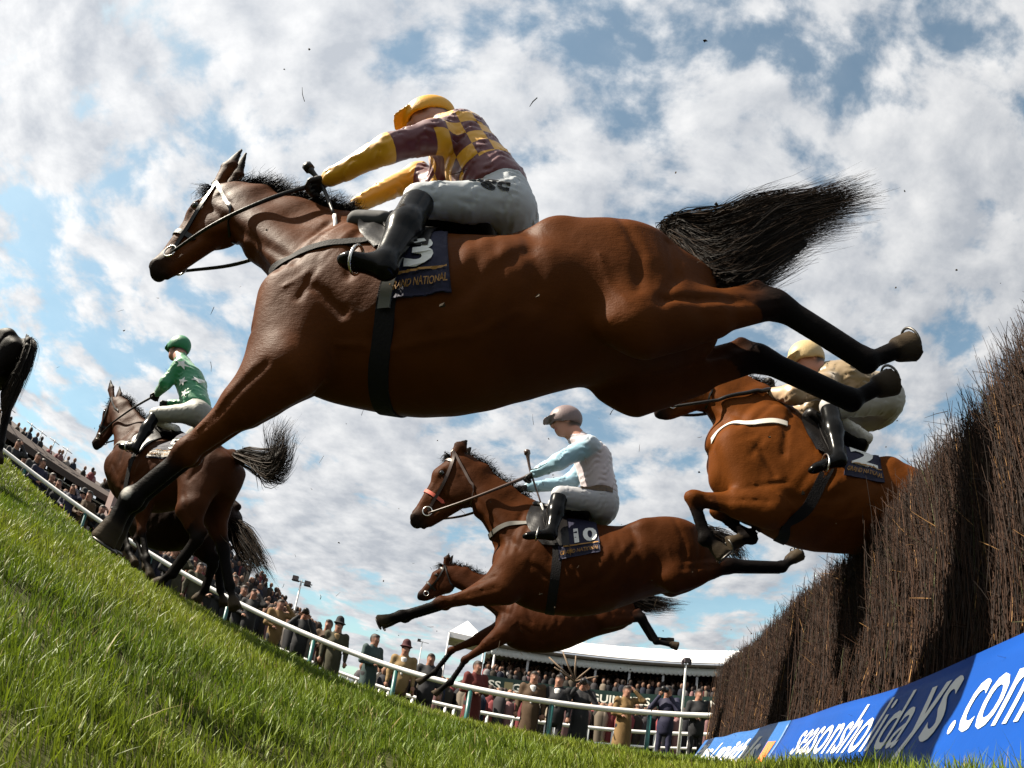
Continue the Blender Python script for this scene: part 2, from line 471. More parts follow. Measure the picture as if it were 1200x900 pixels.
# ---------------------------------------------------------------- horses
# tags: 0 coat, 1 black points, 2 dark muzzle, 3 hoof, 4 white marking
TRUNK = [  # a (forward), top, bottom, half width, narrowing of the top  (withers at a=.10, z=0)
    (.35, -.32, -.54, .100, 0), (.31, -.22, -.62, .145, .1), (.27, -.10, -.69, .180, .25), (.20, -.03, -.735, .215, .42),
    (.10, .0, -.77, .240, .50), (-.08, -.035, -.79, .268, .42), (-.26, -.085, -.785, .292, .25), (-.44, -.10, -.74, .298, .15),
    (-.60, -.085, -.67, .285, .10), (-.76, -.065, -.60, .265, .10), (-.90, -.05, -.56, .258, .14), (-1.02, -.065, -.53, .240, .18),
    (-1.11, -.11, -.50, .195, .2), (-1.17, -.18, -.46, .13, .2)]

def horse_blob(J, leg_tag=(1, 1, 1, 1), white=None, body=1.0, detail=True):
    """J: joints in the horse's own frame (u forward, v towards its left, z up)"""
    B = Blob(); S = body
    O = np.array(J['withers'], float); pit = math.radians(J['pitch']); rollv = np.array(J.get('side', (0, 1, 0)), float)
    ax = np.array([math.cos(pit), 0, math.sin(pit)]); up = np.array([-math.sin(pit), 0, math.cos(pit)])
    sd = nrm(rollv)
    T = lambda a, v, z: O + S * (ax * a + sd * v + up * z)
    tab = [(r[0] * S, r[1] * S, r[2] * S, r[3] * S, r[4]) for r in TRUNK]
    B.loft(O, ax, up, sd, tab, k=.02)
    # ---- neck and head
    poll = np.array(J['poll'], float); muz = np.array(J['muzzle'], float)
    n0 = T(.12, 0, -.25); n1 = T(.27, 0, -.155); d = poll - n1
    m1 = n1 + d * .40 - up * .012; m2 = n1 + d * .76 + up * .004
    B.chain([n0, n1, m1, m2, poll - nrm(d) * .03], [.25 * S, .20 * S, .152 * S, .122 * S, .10 * S], sd, [.15 * S, .105 * S, .074 * S, .064 * S, .062 * S], k=.05)
    B.cap(T(.10, 0, -.045), m1 + up * .10 * S, .05, .05, sd, .035, .03, k=.06)       # crest
    B.cap(m1 + up * .10 * S, poll + up * .02 - nrm(d) * .06, .045, .045, sd, .03, .034, k=.05)
    B.cap(m2 - up * .085 * S, T(.18, 0, -.40), .048, .07, sd, .046, .06, k=.045)        # windpipe
    for s in (1, -1):
        B.cap(poll - nrm(d) * .05 + sd * .045 * s - up * .03, T(.20, .125 * s, -.36), .05, .08, sd, .026, .045, k=.06)   # neck muscle
    h = nrm(muz - poll); hl = np.linalg.norm(muz - poll); q = hl / .508
    hs = nrm(np.array(J.get('hside', sd), float)); hs = nrm(hs - h * (hs @ h))
    f = np.cross(h, hs); f = f if f @ up > 0 or f @ ax > 0 else -f                       # forehead side
    if f @ (ax + up) < 0: f = -f
    Hd = lambda a, v, z: poll + h * (a * q) + hs * (v * q) + f * (z * q)
    B.cap(Hd(.02, 0, -.01), Hd(.18, 0, .025), .095 * q, .100 * q, hs, .075 * q, .080 * q, k=.04)
    B.cap(Hd(.18, 0, .03), Hd(.50, 0, -.004), .066 * q, .048 * q, hs, .066 * q, .043 * q, k=.03)        # face to nose
    B.cap(Hd(.19, 0, -.190), Hd(.50, 0, -.095), .065 * q, .040 * q, hs, .052 * q, .036 * q, k=.03)      # lower jaw
    B.ell(Hd(.51, 0, -.022), (.062 * q, .054 * q, .062 * q), h, hs, k=.03, tag=2)                  # muzzle
    B.ell(Hd(.565, 0, -.025), (.034 * q, .045 * q, .045 * q), h, hs, k=.02, tag=2)
    B.cap(Hd(.50, 0, -.085), Hd(.55, 0, -.085), .026 * q, .02 * q, hs, .032 * q, .028 * q, k=.015, tag=2)   # chin and lower lip
    for s in (1, -1):
        B.ell(Hd(.175, .054 * s, -.130), (.12 * q, .032 * q, .128 * q), h, hs, k=.03)                         # round cheek
        B.cap(Hd(.20, .060 * s, -.01), Hd(.36, .045 * s, -.02), .014 * q, .009 * q, hs, k=.03)           # cheek ridge
        B.cap(Hd(.24, .020 * s, -.06), Hd(.50, .016 * s, -.045), .05 * q, .03 * q, hs, .034 * q, .026 * q, k=.03)
        B.ell(Hd(.165, .074 * s, .045), (.038 * q, .020 * q, .022 * q), h, hs, k=.02)                       # brow over the eye
        B.ell(Hd(.545, .043 * s, .006), (.030 * q, .017 * q, .026 * q), h, hs, k=.015, tag=2)               # nostril rim
        B.ell(Hd(.562, .058 * s, .010), (.017 * q, .014 * q, .012 * q), h, hs, k=.008, tag=2, sub=True)
        B.ell(Hd(.172, .092 * s, .034), (.022 * q, .014 * q, .014 * q), h, hs, k=.01, sub=True)             # eye socket
        eb = Hd(-.005, .048 * s, .062); et = np.array(J['ear' + ('L' if s > 0 else 'R')], float) if 'ear' + ('L' if s > 0 else 'R') in J else Hd(-.13, .07 * s, .15)
        em = (eb + et) / 2 + hs * s * .008 * q
        eo = nrm(np.cross(et - eb, hs))
        B.cap(eb, em, .036 * q, .052 * q, hs, .024 * q, .024 * q, k=.016, tag=0)
        B.cap(em, et - (et - em) * .06, .050 * q, .010 * q, hs, .022 * q, .007 * q, k=.012, tag=1)
    # ---- shoulders and chest
    for s in (1, -1):
        B.ell(T(.15, .150 * s, -.37), (.25 * S, .062 * S, .115 * S), ax * .35 + up * -.95, sd, k=.04)       # shoulder blade
        B.ell(T(.07, .18 * s, -.40), (.20 * S, .055 * S, .10 * S), ax * .30 + up * -.95, sd, k=.035)
        B.ell(T(.20, .100 * s, -.49), (.12 * S, .085 * S, .12 * S), ax, sd, k=.04)                             # breast
    # ---- front legs
    for s, n, lt in ((1, 'L', leg_tag[0]), (-1, 'R', leg_tag[1])):
        E, K, F, Hf = [np.array(J[x + n], float) for x in ('elbow', 'knee', 'ffet', 'fhoof')]
        ps = T(.235, .125 * s, -.46)
        B.cap(ps, E, .125 * S, .115 * S, sd, .085 * S, .08 * S, k=.05)                                 # upper arm
        B.ell(E + nrm(T(.08, .13 * s, -.30) - E) * .13, (.19 * S, .07 * S, .105 * S), nrm(T(.1, .13 * s, -.28) - E), sd, k=.05)  # triceps
        fd = nrm(K - E)
        B.cap(ps, E + (K - E) * .30, .10 * S, .075 * S, sd, .075 * S, .06 * S, k=.05)
        B.cap(E, E + (K - E) * .45, .118 * S, .078 * S, sd, .085 * S, .06 * S, k=.04)
        B.cap(E + (K - E) * .40, K, .066 * S, .036 * S, sd, .050 * S, .033 * S, k=.03, tag=0)
        fr = np.cross(sd, fd); fr = fr if fr @ ax + .3 * (fr @ up) > 0 else -fr
        B.ell(E + (K - E) * .25 + fr * .03 * S, (.17 * S, .04 * S, .045 * S), fd, sd, k=.03)
        B.ell(K + fr * .006, (.056 * S, .038 * S, .041 * S), fd, sd, k=.02)
        B.ell(K - fr * .030, (.026 * S, .026 * S, .02 * S), fd, sd, k=.02)
        low_leg(B, K, F, Hf, sd, fr, S, .0265, lt, .84)
    # ---- hindquarters
    for s, n, lt in ((1, 'L', leg_tag[2]), (-1, 'R', leg_tag[3])):
        St, Hk, F, Hf = [np.array(J[x + n], float) for x in ('stifle', 'hock', 'hfet', 'hhoof')]
        hip = T(-.86, .14 * s, -.17)
        B.ell(T(-.78, .135 * s, -.185), (.27 * S, .115 * S, .13 * S), ax, sd, k=.06)                    # croup muscle
        B.ell(T(-.66, .195 * s, -.14), (.06 * S, .035 * S, .045 * S), ax, sd, k=.05)                     # point of hip
        th = St - hip
        B.cap(hip, St, .20 * S, .125 * S, sd, .115 * S, .072 * S, k=.045)
        bt = T(-1.10, .09 * s, -.22)
        B.cap(bt, St + (Hk - St) * .22, .125 * S, .095 * S, sd, .092 * S, .07 * S, k=.06)                # hamstrings
        B.ell(St, (.07 * S, .06 * S, .07 * S), (1, 0, 0), sd, k=.05)
        B.cap(T(-.64, .17 * s, -.17), St - th * .06, .075 * S, .062 * S, sd, .055 * S, .05 * S, k=.035)         # leading edge of the thigh
        gd = nrm(Hk - St)
        bk = np.cross(sd, gd); bk = bk if bk @ (-ax + .4 * up) > 0 else -bk
        B.cap(St + gd * .02, St + (Hk - St) * .5, .125 * S, .085 * S, sd, .078 * S, .062 * S, k=.05)
        B.cap(St + (Hk - St) * .45, Hk, .080 * S, .047 * S, sd, .058 * S, .04 * S, k=.03)
        cd = nrm(F - Hk)
        cal = Hk - cd * .062 * S + bk * .035 * S
        B.cap(St + (Hk - St) * .55 + bk * .05 * S, cal, .024 * S, .021 * S, sd, k=.03, tag=0)          # hamstring tendon
        B.ell(Hk, (.066 * S, .044 * S, .052 * S), cd, sd, k=.025, tag=lt)
        B.cap(cal, Hk + cd * .06 * S + bk * .022, .026 * S, .03 * S, sd, .023 * S, .028 * S, k=.02, tag=lt)
        low_leg(B, Hk, F, Hf, sd, -bk, S, .047, lt)
    B.cap(T(-1.10, 0, -.10), T(-1.19, 0, -.12), .05 * S, .038 * S, sd, k=.04)
    B.T = T; B.Hd = Hd; B.ax, B.up, B.sd, B.S = ax, up, sd, S; B.q = q
    B.hv = (h, hs, f); B.joints = J
    return B

def engrave(B, strokes):
    """grooves and ridges drawn on the flanks: (points in trunk or world terms, depth, width)"""
    n = B.F.shape; X = np.stack(np.meshgrid(*[B.lo[i] + B.res * np.arange(n[i]) for i in range(3)], indexing='ij'), -1).astype(np.float32)
    near = np.abs(B.F) < .05; P = X[near]; pa = P @ B.ax.astype(np.float32); pz = P @ B.up.astype(np.float32); pv = np.abs(P @ B.sd.astype(np.float32))
    add = np.zeros(len(P), np.float32)
    for pts, depth, sig in strokes:
        Q = np.array([B.T(p[0], 0, p[1]) if len(p) == 2 else np.asarray(p, float) for p in pts]); qa, qz = Q @ B.ax, Q @ B.up; best = np.full(len(P), 9., np.float32)
        for i in range(len(Q) - 1):
            da, dz = qa[i + 1] - qa[i], qz[i + 1] - qz[i]; t = np.clip(((pa - qa[i]) * da + (pz - qz[i]) * dz) / (da * da + dz * dz + 1e-9), 0, 1)
            best = np.minimum(best, np.hypot(pa - qa[i] - t * da, pz - qz[i] - t * dz))
        add += (depth * np.exp(-(best / sig) ** 2) * np.clip((pv - .035) / .03, 0, 1)).astype(np.float32)
    B.F[near] += add

def anatomy(B):
    J = B.joints; W = lambda k_, n: np.array(J[k_ + n], float)
    st = [([(.03, -.10), (.03, -.30), (-.02, -.47)], .010, .020), ([(.10, -.51), (-.03, -.60)], .010, .018), ([(.15, -.14), (.22, -.40)], .008, .016),
          ([(.23, -.10), (.27, -.28), (.28, -.42)], .010, .020), ([(-.16, -.67), (-.42, -.53), (-.57, -.33)], .008, .028), ([(-.56, -.20), (-.60, -.36), (-.62, -.5)], .014, .035),
          ([(-1.03, -.16), (-1.05, -.34), (-1.0, -.48)], .009, .018), ([(-.86, -.10), (-.93, -.28), (-.93, -.44)], .007, .018), ([(.12, -.42), (.14, -.56)], .006, .014),
          ([(.22, -.52), (.13, -.44), (.08, -.33), (.06, -.22)], -.0035, .007), ([(-.03, -.69), (-.22, -.70), (-.45, -.64), (-.58, -.55)], -.0045, .008), ([(-.30, -.60), (-.36, -.66)], -.003, .007),
          ([(-.80, -.30), (-.84, -.42), (-.90, -.50)], -.003, .007)]
    for k_ in range(7):
        a = -.14 - .062 * k_; st.append(([(a, -.24), (a - .05, -.44), (a - .04, -.60)], .0028, .014))
    poll = np.array(J['poll'], float); low = B.T(.24, 0, -.36)
    st.append(([poll - B.up * .16 - B.ax * .02, (poll + low) / 2 - B.up * .07, low], .008, .018))
    for n in 'LR':
        E, K, S_, H = W('elbow', n), W('knee', n), W('stifle', n), W('hock', n)
        d = K - E; st += [([E + d * .12, E + d * .55, E + d * .9], .006, .012), ([E + d * .2 + np.array([.03, 0, .02]), K], -.003, .007)]
        d = H - S_; st += [([S_ + d * .15 + B.up * .02, S_ + d * .75 + B.up * .012], .007, .014), ([S_ + d * .4 - B.up * .03, H - B.up * .01], -.003, .007)]
    h, hs, f = B.hv; st += [([B.Hd(.20, 0, -.02), B.Hd(.40, 0, -.045)], -.003, .010), ([B.Hd(.24, 0, -.075), B.Hd(.42, 0, -.075)], .006, .014), ([B.Hd(.26, 0, .02), B.Hd(.44, 0, .0)], .003, .012), ([B.Hd(.07, 0, -.06), B.Hd(.12, 0, -.2)], .005, .014)]
    engrave(B, st)

def low_leg(B, K, F, Hf, sd, fr, S, r, lt, hk=1.0):
    cd = nrm(F - K); fr = nrm(fr - cd * (fr @ cd))
    B.cap(K, F, r * 1.02 * S, r * .92 * S, sd, r * .86 * S, r * .82 * S, k=.02, tag=lt)
    B.cap(K + cd * .05 - fr * .026 * S, F - fr * .026 * S, .015 * S, .017 * S, sd, k=.016, tag=lt)    # tendon
    B.ell(F - fr * .006, (.042 * S, .034 * S, .039 * S), cd, sd, k=.018, tag=lt)
    pd = nrm(Hf - F); L = np.linalg.norm(Hf - F); hl = .092 * S * hk
    c = F + pd * max(L - hl, .05)
    B.cap(F, c, .029 * S, .034 * S, sd, .027 * S, .034 * S, k=.016, tag=lt)
    f2 = np.cross(sd, pd); f2 = f2 if f2 @ fr > 0 else -f2
    B.ell(F - nrm(f2) * .034 * S, (.03 * S, .02 * S, .02 * S), pd, sd, k=.02, tag=1)                       # fetlock tuft
    B.hoof(c - pd * .008, pd, f2, hl, .044 * S * hk, .058 * S * hk, k=.007)
# ---------------------------------------------------------------- people
# body tags: 0 skin, 1 glove, 2 hair, 3 lips and eyes
def mirror(J):
    """fill in right-hand joints from the left-hand ones"""
    for n in ('shoulder', 'elbow', 'hand', 'hip', 'knee', 'ankle', 'toe'):
        if n + 'R' not in J:
            p = np.array(J[n + 'L'], float); lat = np.array(J.get('lat', (0, 1, 0)), float); c = np.array(J['pelvis'], float)
            J[n + 'R'] = p - 2 * lat * ((p - c) @ lat)
    return {k: np.array(v, float) for k, v in J.items()}

def hand_blob(B, H, d, lat, s, curl, tag, q=1.0):
    """palm with four bent fingers and a thumb; d: forearm direction"""
    d = nrm(d); lat = nrm(lat - d * (lat @ d)); n = np.cross(d, lat) * s
    n = n if n[2] < 0 else -n                                 # palm faces down
    P = lambda a, b, c: H + q * (d * a + lat * b + n * c)
    B.cap(P(-.035, 0, 0), P(.035, 0, .004), .020 * q, .019 * q, lat, .030 * q, .042 * q, k=.012, tag=tag)
    for i, (b, L) in enumerate(((-.033, .062), (-.011, .074), (.011, .070), (.032, .055))):
        b *= -s
        r = .0095 * q
        k0 = P(.045, b, .002); a1 = L * .5
        k1 = P(.045 + a1 * math.cos(curl * .8), b, .002 + a1 * math.sin(curl * .8))
        k2 = k1 + q * (d * math.cos(curl * 1.9) + n * math.sin(curl * 1.9)) * L * .32
        k3 = k2 + q * (d * math.cos(curl * 2.8) + n * math.sin(curl * 2.8)) * L * .26
        B.chain([k0, k1, k2, k3], [r * 1.1, r, r * .95, r * .8], lat, k=.006, tag=tag)
    t0 = P(-.005, .034 * s, .006); t1 = P(.022, .056 * s, .022); t2 = P(.048, .050 * s, .038)
    B.chain([t0, t1, t2], [.014 * q, .011 * q, .009 * q], lat, k=.008, tag=tag)

def body_blob(J, hand_tag=0, curl=1.0, hair=True, slim=1.0, q=1.0):
    B = Blob(); lat = nrm(J.get('lat', (0, 1, 0)))
    f = nrm(J['face']); hd = J['head']; up = nrm(hd - J['neck']); up = nrm(up - f * (up @ f)); hl = np.cross(up, f)
    P = lambda a, b, c: hd + q * (f * a + hl * b + up * c)
    B.ell(P(-.036, 0, .030), (.100 * q, .087 * q, .112 * q), f, hl, k=.010, tag=2 if hair else 0)
    B.ell(P(.01, 0, .085), (.085 * q, .072 * q, .045 * q), f, hl, k=.010, tag=2 if hair else 0)
    B.ell(P(.012, 0, -.005), (.082 * q, .068 * q, .100 * q), f, hl, k=.02)
    B.ell(P(.035, 0, -.075), (.048 * q, .048 * q, .040 * q), f, hl, k=.025)
    B.cap(P(.080, 0, .018), P(.106, 0, -.022), .009 * q, .015 * q, hl, .008 * q, .014 * q, k=.012)       # nose
    B.ell(P(.080, 0, -.055), (.014 * q, .024 * q, .010 * q), f, hl, k=.008, tag=3)                          # lips
    for s in (1, -1):
        B.ell(P(.064, .036 * s, .002), (.02 * q, .022 * q, .018 * q), f, hl, k=.012)
        B.ell(P(.082, .033 * s, .020), (.012 * q, .016 * q, .010 * q), f, hl, k=.008, sub=True)
        B.ell(P(.076, .033 * s, .020), (.010 * q, .012 * q, .008 * q), f, hl, k=.004, tag=3)
        B.ell(P(-.005, .074 * s, -.005), (.022 * q, .010 * q, .032 * q), f, hl, k=.008)
    B.cap(hd - up * .06 * q - f * .015, J['neck'], .052 * q, .052 * q, lat, k=.02)
    B.chain([J['neck'], J['chest'], J['pelvis']], [.06, .095 * slim, .09 * slim], lat, [.08, .14 * slim, .13 * slim], k=.05)
    for s, n in ((1, 'L'), (-1, 'R')):
        B.cap(J['chest'] + nrm(J['neck'] - J['chest']) * .06, J['shoulder' + n], .05, .046, lat, k=.04)
        B.chain([J['shoulder' + n], J['elbow' + n], J['hand' + n] - nrm(J['hand' + n] - J['elbow' + n]) * .03 * q], [.046, .036, .024], lat, k=.02, tag=[0, hand_tag])
        hand_blob(B, J['hand' + n], J['hand' + n] - J['elbow' + n], lat, s, curl, hand_tag, q)
        B.cap(J['pelvis'], J['hip' + n], .08, .075, lat, k=.04)
        B.chain([J['hip' + n], J['knee' + n], J['ankle' + n]], [.070, .046, .032], lat, k=.03)
        dn = nrm(J['ankle' + n] - J['knee' + n]) * .03; B.cap(J['ankle' + n] + dn, J['toe' + n] + dn - nrm(J['toe' + n] - J['ankle' + n]) * .05, .024, .016, lat, .024, .022, k=.02)
    B.head = P; B.fv = (f, hl, up)
    return B

def torso_blob(J, loose=1.0, arms=True, low=.06):
    """jersey: trunk and sleeves"""
    B = Blob(); lat = nrm(J.get('lat', (0, 1, 0))); sp = nrm(J['chest'] - J['pelvis'])
    w = J['pelvis'] + sp * low
    B.cap(w, J['chest'], .118 * loose, .122 * loose, lat, .145 * loose, .165 * loose, k=.04)
    B.cap(J['chest'], J['neck'] + nrm(J['neck'] - J['chest']) * .012, .118 * loose, .064, lat, .150 * loose, .070, k=.05)
    for s, n in ((1, 'L'), (-1, 'R')):
        S, E, H = J['shoulder' + n], J['elbow' + n], J['hand' + n]
        B.cap(J['chest'] + nrm(J['neck'] - J['chest']) * .07, S, .075 * loose, .066 * loose, lat, k=.05)
        if arms:
            B.cap(S, E, .066 * loose, .056 * loose, lat, k=.035, tag=1)
            B.cap(E, E + (H - E) * .86, .055 * loose, .036 * loose, lat, k=.03, tag=2)
    return B

def breeches_blob(J, loose=1.0, stop=1.0, calf=False):
    B = Blob(); lat = nrm(J.get('lat', (0, 1, 0))); sp = nrm(J['chest'] - J['pelvis'])
    B.cap(J['pelvis'] + sp * .085, J['pelvis'], .105 * loose, .115 * loose, lat, .135 * loose, .145 * loose, k=.04)
    for s, n in ((1, 'L'), (-1, 'R')):
        h, k_ = J['hip' + n], J['knee' + n]
        B.ell(h * .6 + J['pelvis'] * .4 - sp * .03, (.12 * loose, .105 * loose, .12 * loose), nrm(k_ - h), lat, k=.06)
        B.cap(h, h + (k_ - h) * stop, .100 * loose, .066 * loose, lat, .092 * loose, .062 * loose, k=.05)
        if calf:
            B.cap(k_, J['ankle' + n], .064 * loose, .055 * loose, lat, k=.03)
    return B

def boot_blob(J, n, q=1.0, tall=True):
    B = Blob(); lat = nrm(J.get('lat', (0, 1, 0)))
    K, A, T = J['knee' + n], J['ankle' + n], J['toe' + n]; d = nrm(A - K); fd = nrm(T - A)
    if tall:
        B.cap(K + d * .035, K + (A - K) * .5, .062, .058, lat, .056, .054, k=.02)
        B.cap(K + (A - K) * .45, A, .058, .040, lat, .053, .038, k=.03)
    B.cap(A, A + d * .045 - fd * .02, .040, .034, lat, .036, .032, k=.02)                       # heel
    B.cap(A + d * .03, T + d * .03 - fd * .03, .040, .024, lat, .036, .034, k=.025)
    B.ell(T + d * .035 - fd * .03, (.05, .036, .024), fd, lat, k=.015)
    return B

def helmet_blob(J, q=1.0):
    B = Blob(); f = nrm(J['face']); hd = J['head']; up = nrm(hd - J['neck']); up = nrm(up - f * (up @ f)); hl = np.cross(up, f)
    P = lambda a, b, c: hd + q * (f * a + hl * b + up * c)
    B.ell(P(-.012, 0, .034), (.136 * q, .112 * q, .118 * q), f, hl, k=.02)
    B.cap(P(.095, 0, .046), P(.165, 0, .030), .012 * q, .008 * q, hl, .085 * q, .055 * q, k=.014, tag=0)   # peak
    B.ell(P(-.012, 0, -.115), (.24 * q, .2 * q, .088 * q), f, hl, k=.012, sub=True)
    B.ell(P(.10, 0, -.075), (.10 * q, .13 * q, .075 * q), f, hl, k=.012, sub=True)
    B.ell(P(.0, 0, -.02), (.098 * q, .084 * q, .112 * q), f, hl, k=.01, sub=True)
    return B

def wrinkle(B, amp, freq, d1=(1, 0, .3), d2=(0, 1, .4), seed=0):
    """cloth folds: shallow waves added to the field of an implicit surface"""
    F = B.F; n = F.shape
    X = np.stack(np.meshgrid(*[B.lo[i] + B.res * np.arange(n[i]) for i in range(3)], indexing='ij'), -1).astype(np.float32)
    d1, d2 = nrm(d1).astype(np.float32), nrm(d2).astype(np.float32)
    a = X @ d1; b = X @ d2; c = X[..., 2]
    tri = lambda p_: 1 - 2 * np.abs(np.sin(p_ * .5))                            # sharp creases between soft swells
    w = tri(freq * a + 2.2 * np.sin(freq * .37 * b + seed) + seed) + .6 * tri(freq * 1.7 * b + 1.9 * np.sin(freq * .5 * a + 2 * c * freq * .2) + 2 * seed)
    m = np.sin(freq * .23 * (a + b) + seed * 1.7) * .5 + .6
    B.F = F + amp * w.astype(np.float32) * m.astype(np.float32)

def blob_mesh(B, res, smooth=1, fold=None):
    B.field(res)
    if fold:
        wrinkle(B, *fold)
    V, Q = surface_net(B.F, B.lo, res)
    return relax(V, Q, smooth), Q
# ---------------------------------------------------------------- poses: joints in metres, in each runner's own frame (forward, left, up)
FRAMES = {
    'A': ((0.213, 1.737, 0.0), 7),
    'B': ((0.548, 4.466, 0.0), 7),
    'C': ((0.926, 7.543, 0.0), 7),
    'D': ((0.39, 3.176, 0.0), 7),
    'E': ((1.205, 3.498, 0.0), 19),
    'F': ((1.53, 4.444, 0.0), 19),
}
HORSES = {
    'A': dict(withers=(0.768, 0.0, 1.998), pitch=1.2, poll=(1.66, 0.0, 2.201), muzzle=(1.811, 0.0, 1.772), earL=(1.7, 0.05, 2.501), earR=(1.738, -0.03, 2.575), elbowL=(0.906, 0.15, 1.218), kneeL=(1.183, 0.13, 0.888), ffetL=(1.352, 0.12, 0.702), fhoofL=(1.4, 0.12, 0.52), elbowR=(1.046, -0.15, 1.387), kneeR=(1.346, -0.13, 0.984), ffetR=(1.514, -0.11, 0.761), fhoofR=(1.561, -0.11, 0.557), stifleL=(-0.147, 0.19, 1.466), hockL=(-0.645, 0.14, 1.653), hfetL=(-0.97, 0.12, 1.473), hhoofL=(-1.192, 0.12, 1.581), stifleR=(-0.168, -0.18, 1.479), hockR=(-0.658, -0.14, 1.626), hfetR=(-1.012, -0.12, 1.467), hhoofR=(-1.22, -0.12, 1.587)),
    'B': dict(withers=(0.092, 0.0, 1.971), pitch=-1.0, poll=(0.843, 0.0, 2.279), muzzle=(1.096, 0.0, 1.803), earL=(0.821, 0.05, 2.457), earR=(0.798, -0.07, 2.453), elbowL=(0.36, 0.15, 1.293), kneeL=(0.784, 0.13, 1.138), ffetL=(1.049, 0.12, 1.009), fhoofL=(1.206, 0.12, 0.918), elbowR=(0.387, -0.15, 1.378), kneeR=(0.804, -0.13, 1.182), ffetR=(1.079, -0.12, 1.042), fhoofR=(1.237, -0.12, 0.947), stifleL=(-0.766, 0.19, 1.478), hockL=(-1.206, 0.14, 1.6), hfetL=(-1.627, 0.12, 1.61), hhoofL=(-1.776, 0.12, 1.735), stifleR=(-0.808, -0.18, 1.541), hockR=(-1.263, -0.14, 1.672), hfetR=(-1.687, -0.12, 1.676), hhoofR=(-1.836, -0.12, 1.8)),
    'C': dict(withers=(0.326, 0.0, 2.11), pitch=-6.0, poll=(1.35, 0.0, 2.215), muzzle=(1.619, 0.0, 1.864), earL=(1.359, 0.05, 2.433), earR=(1.333, -0.07, 2.44), elbowL=(0.543, 0.15, 1.5), kneeL=(0.954, 0.13, 1.122), ffetL=(1.089, 0.12, 0.831), fhoofL=(1.248, 0.12, 0.637), elbowR=(0.611, -0.15, 1.587), kneeR=(1.167, -0.13, 1.243), ffetR=(1.333, -0.12, 0.933), fhoofR=(1.503, -0.12, 0.762), stifleL=(-0.547, 0.19, 1.797), hockL=(-1.01, 0.14, 1.844), hfetL=(-1.208, 0.12, 1.568), hhoofL=(-1.486, 0.12, 1.531), stifleR=(-0.531, -0.18, 1.892), hockR=(-1.005, -0.14, 1.922), hfetR=(-1.191, -0.12, 1.65), hhoofR=(-1.467, -0.12, 1.622)),
    'D': dict(withers=(-1.322, 0.0, 2.22), pitch=27.0, poll=(-0.729, 0.0, 2.434), muzzle=(-0.484, 0.0, 2.159), elbowL=(-1.082, 0.15, 1.52), kneeL=(-0.651, 0.13, 1.556), ffetL=(-0.731, 0.12, 1.348), fhoofL=(-0.829, 0.12, 1.239), elbowR=(-1.188, -0.15, 1.645), kneeR=(-0.853, -0.13, 1.595), ffetR=(-1.043, -0.12, 1.459), fhoofR=(-0.907, -0.12, 1.391), stifleL=(-1.922, 0.18, 1.3), hockL=(-2.242, 0.14, 1.0), hfetL=(-2.472, 0.12, 0.72), hhoofL=(-2.602, 0.12, 0.56), stifleR=(-1.922, -0.18, 1.3), hockR=(-2.362, -0.14, 1.0), hfetR=(-2.592, -0.12, 0.72), hhoofR=(-2.722, -0.12, 0.56)),
    'E': dict(withers=(4.645, 0.0, 2.23), pitch=6.0, poll=(5.463, 0.0, 2.52), muzzle=(5.542, 0.0, 2.056), earL=(5.729, 0.05, 2.787), earR=(5.673, -0.07, 2.776), elbowL=(4.297, 0.15, 1.475), kneeL=(4.209, 0.13, 1.202), ffetL=(4.057, 0.12, 0.969), fhoofL=(3.921, 0.12, 0.829), elbowR=(4.76, -0.15, 1.568), kneeR=(4.849, -0.13, 1.313), ffetR=(4.609, -0.12, 1.062), fhoofR=(4.433, -0.12, 0.951), stifleL=(3.662, 0.19, 1.453), hockL=(3.521, 0.14, 1.216), hfetL=(3.706, 0.12, 0.918), hhoofL=(3.863, 0.12, 0.767), stifleR=(3.745, -0.18, 1.563), hockR=(3.473, -0.14, 1.238), hfetR=(3.293, -0.12, 0.949), hhoofR=(3.171, -0.12, 0.789)),
    'F': dict(withers=(5.404, 0.0, 2.13), pitch=4.0, poll=(6.194, 0.0, 2.326), muzzle=(6.46, 0.0, 2.007), earL=(6.264, 0.05, 2.48), earR=(6.325, -0.07, 2.519), elbowL=(5.216, 0.15, 1.582), kneeL=(5.429, 0.13, 1.364), ffetL=(5.234, 0.12, 1.173), fhoofL=(5.131, 0.12, 1.065), elbowR=(5.618, -0.15, 1.663), kneeR=(5.923, -0.13, 1.475), ffetR=(5.953, -0.12, 1.285), fhoofR=(6.083, -0.12, 1.168), stifleL=(4.395, 0.19, 1.429), hockL=(4.202, 0.14, 1.264), hfetL=(4.247, 0.12, 1.02), hhoofL=(4.322, 0.12, 0.867), stifleR=(4.744, -0.18, 1.527), hockR=(4.382, -0.14, 1.31), hfetR=(4.263, -0.12, 1.078), hhoofR=(4.148, -0.12, 0.938)),
}
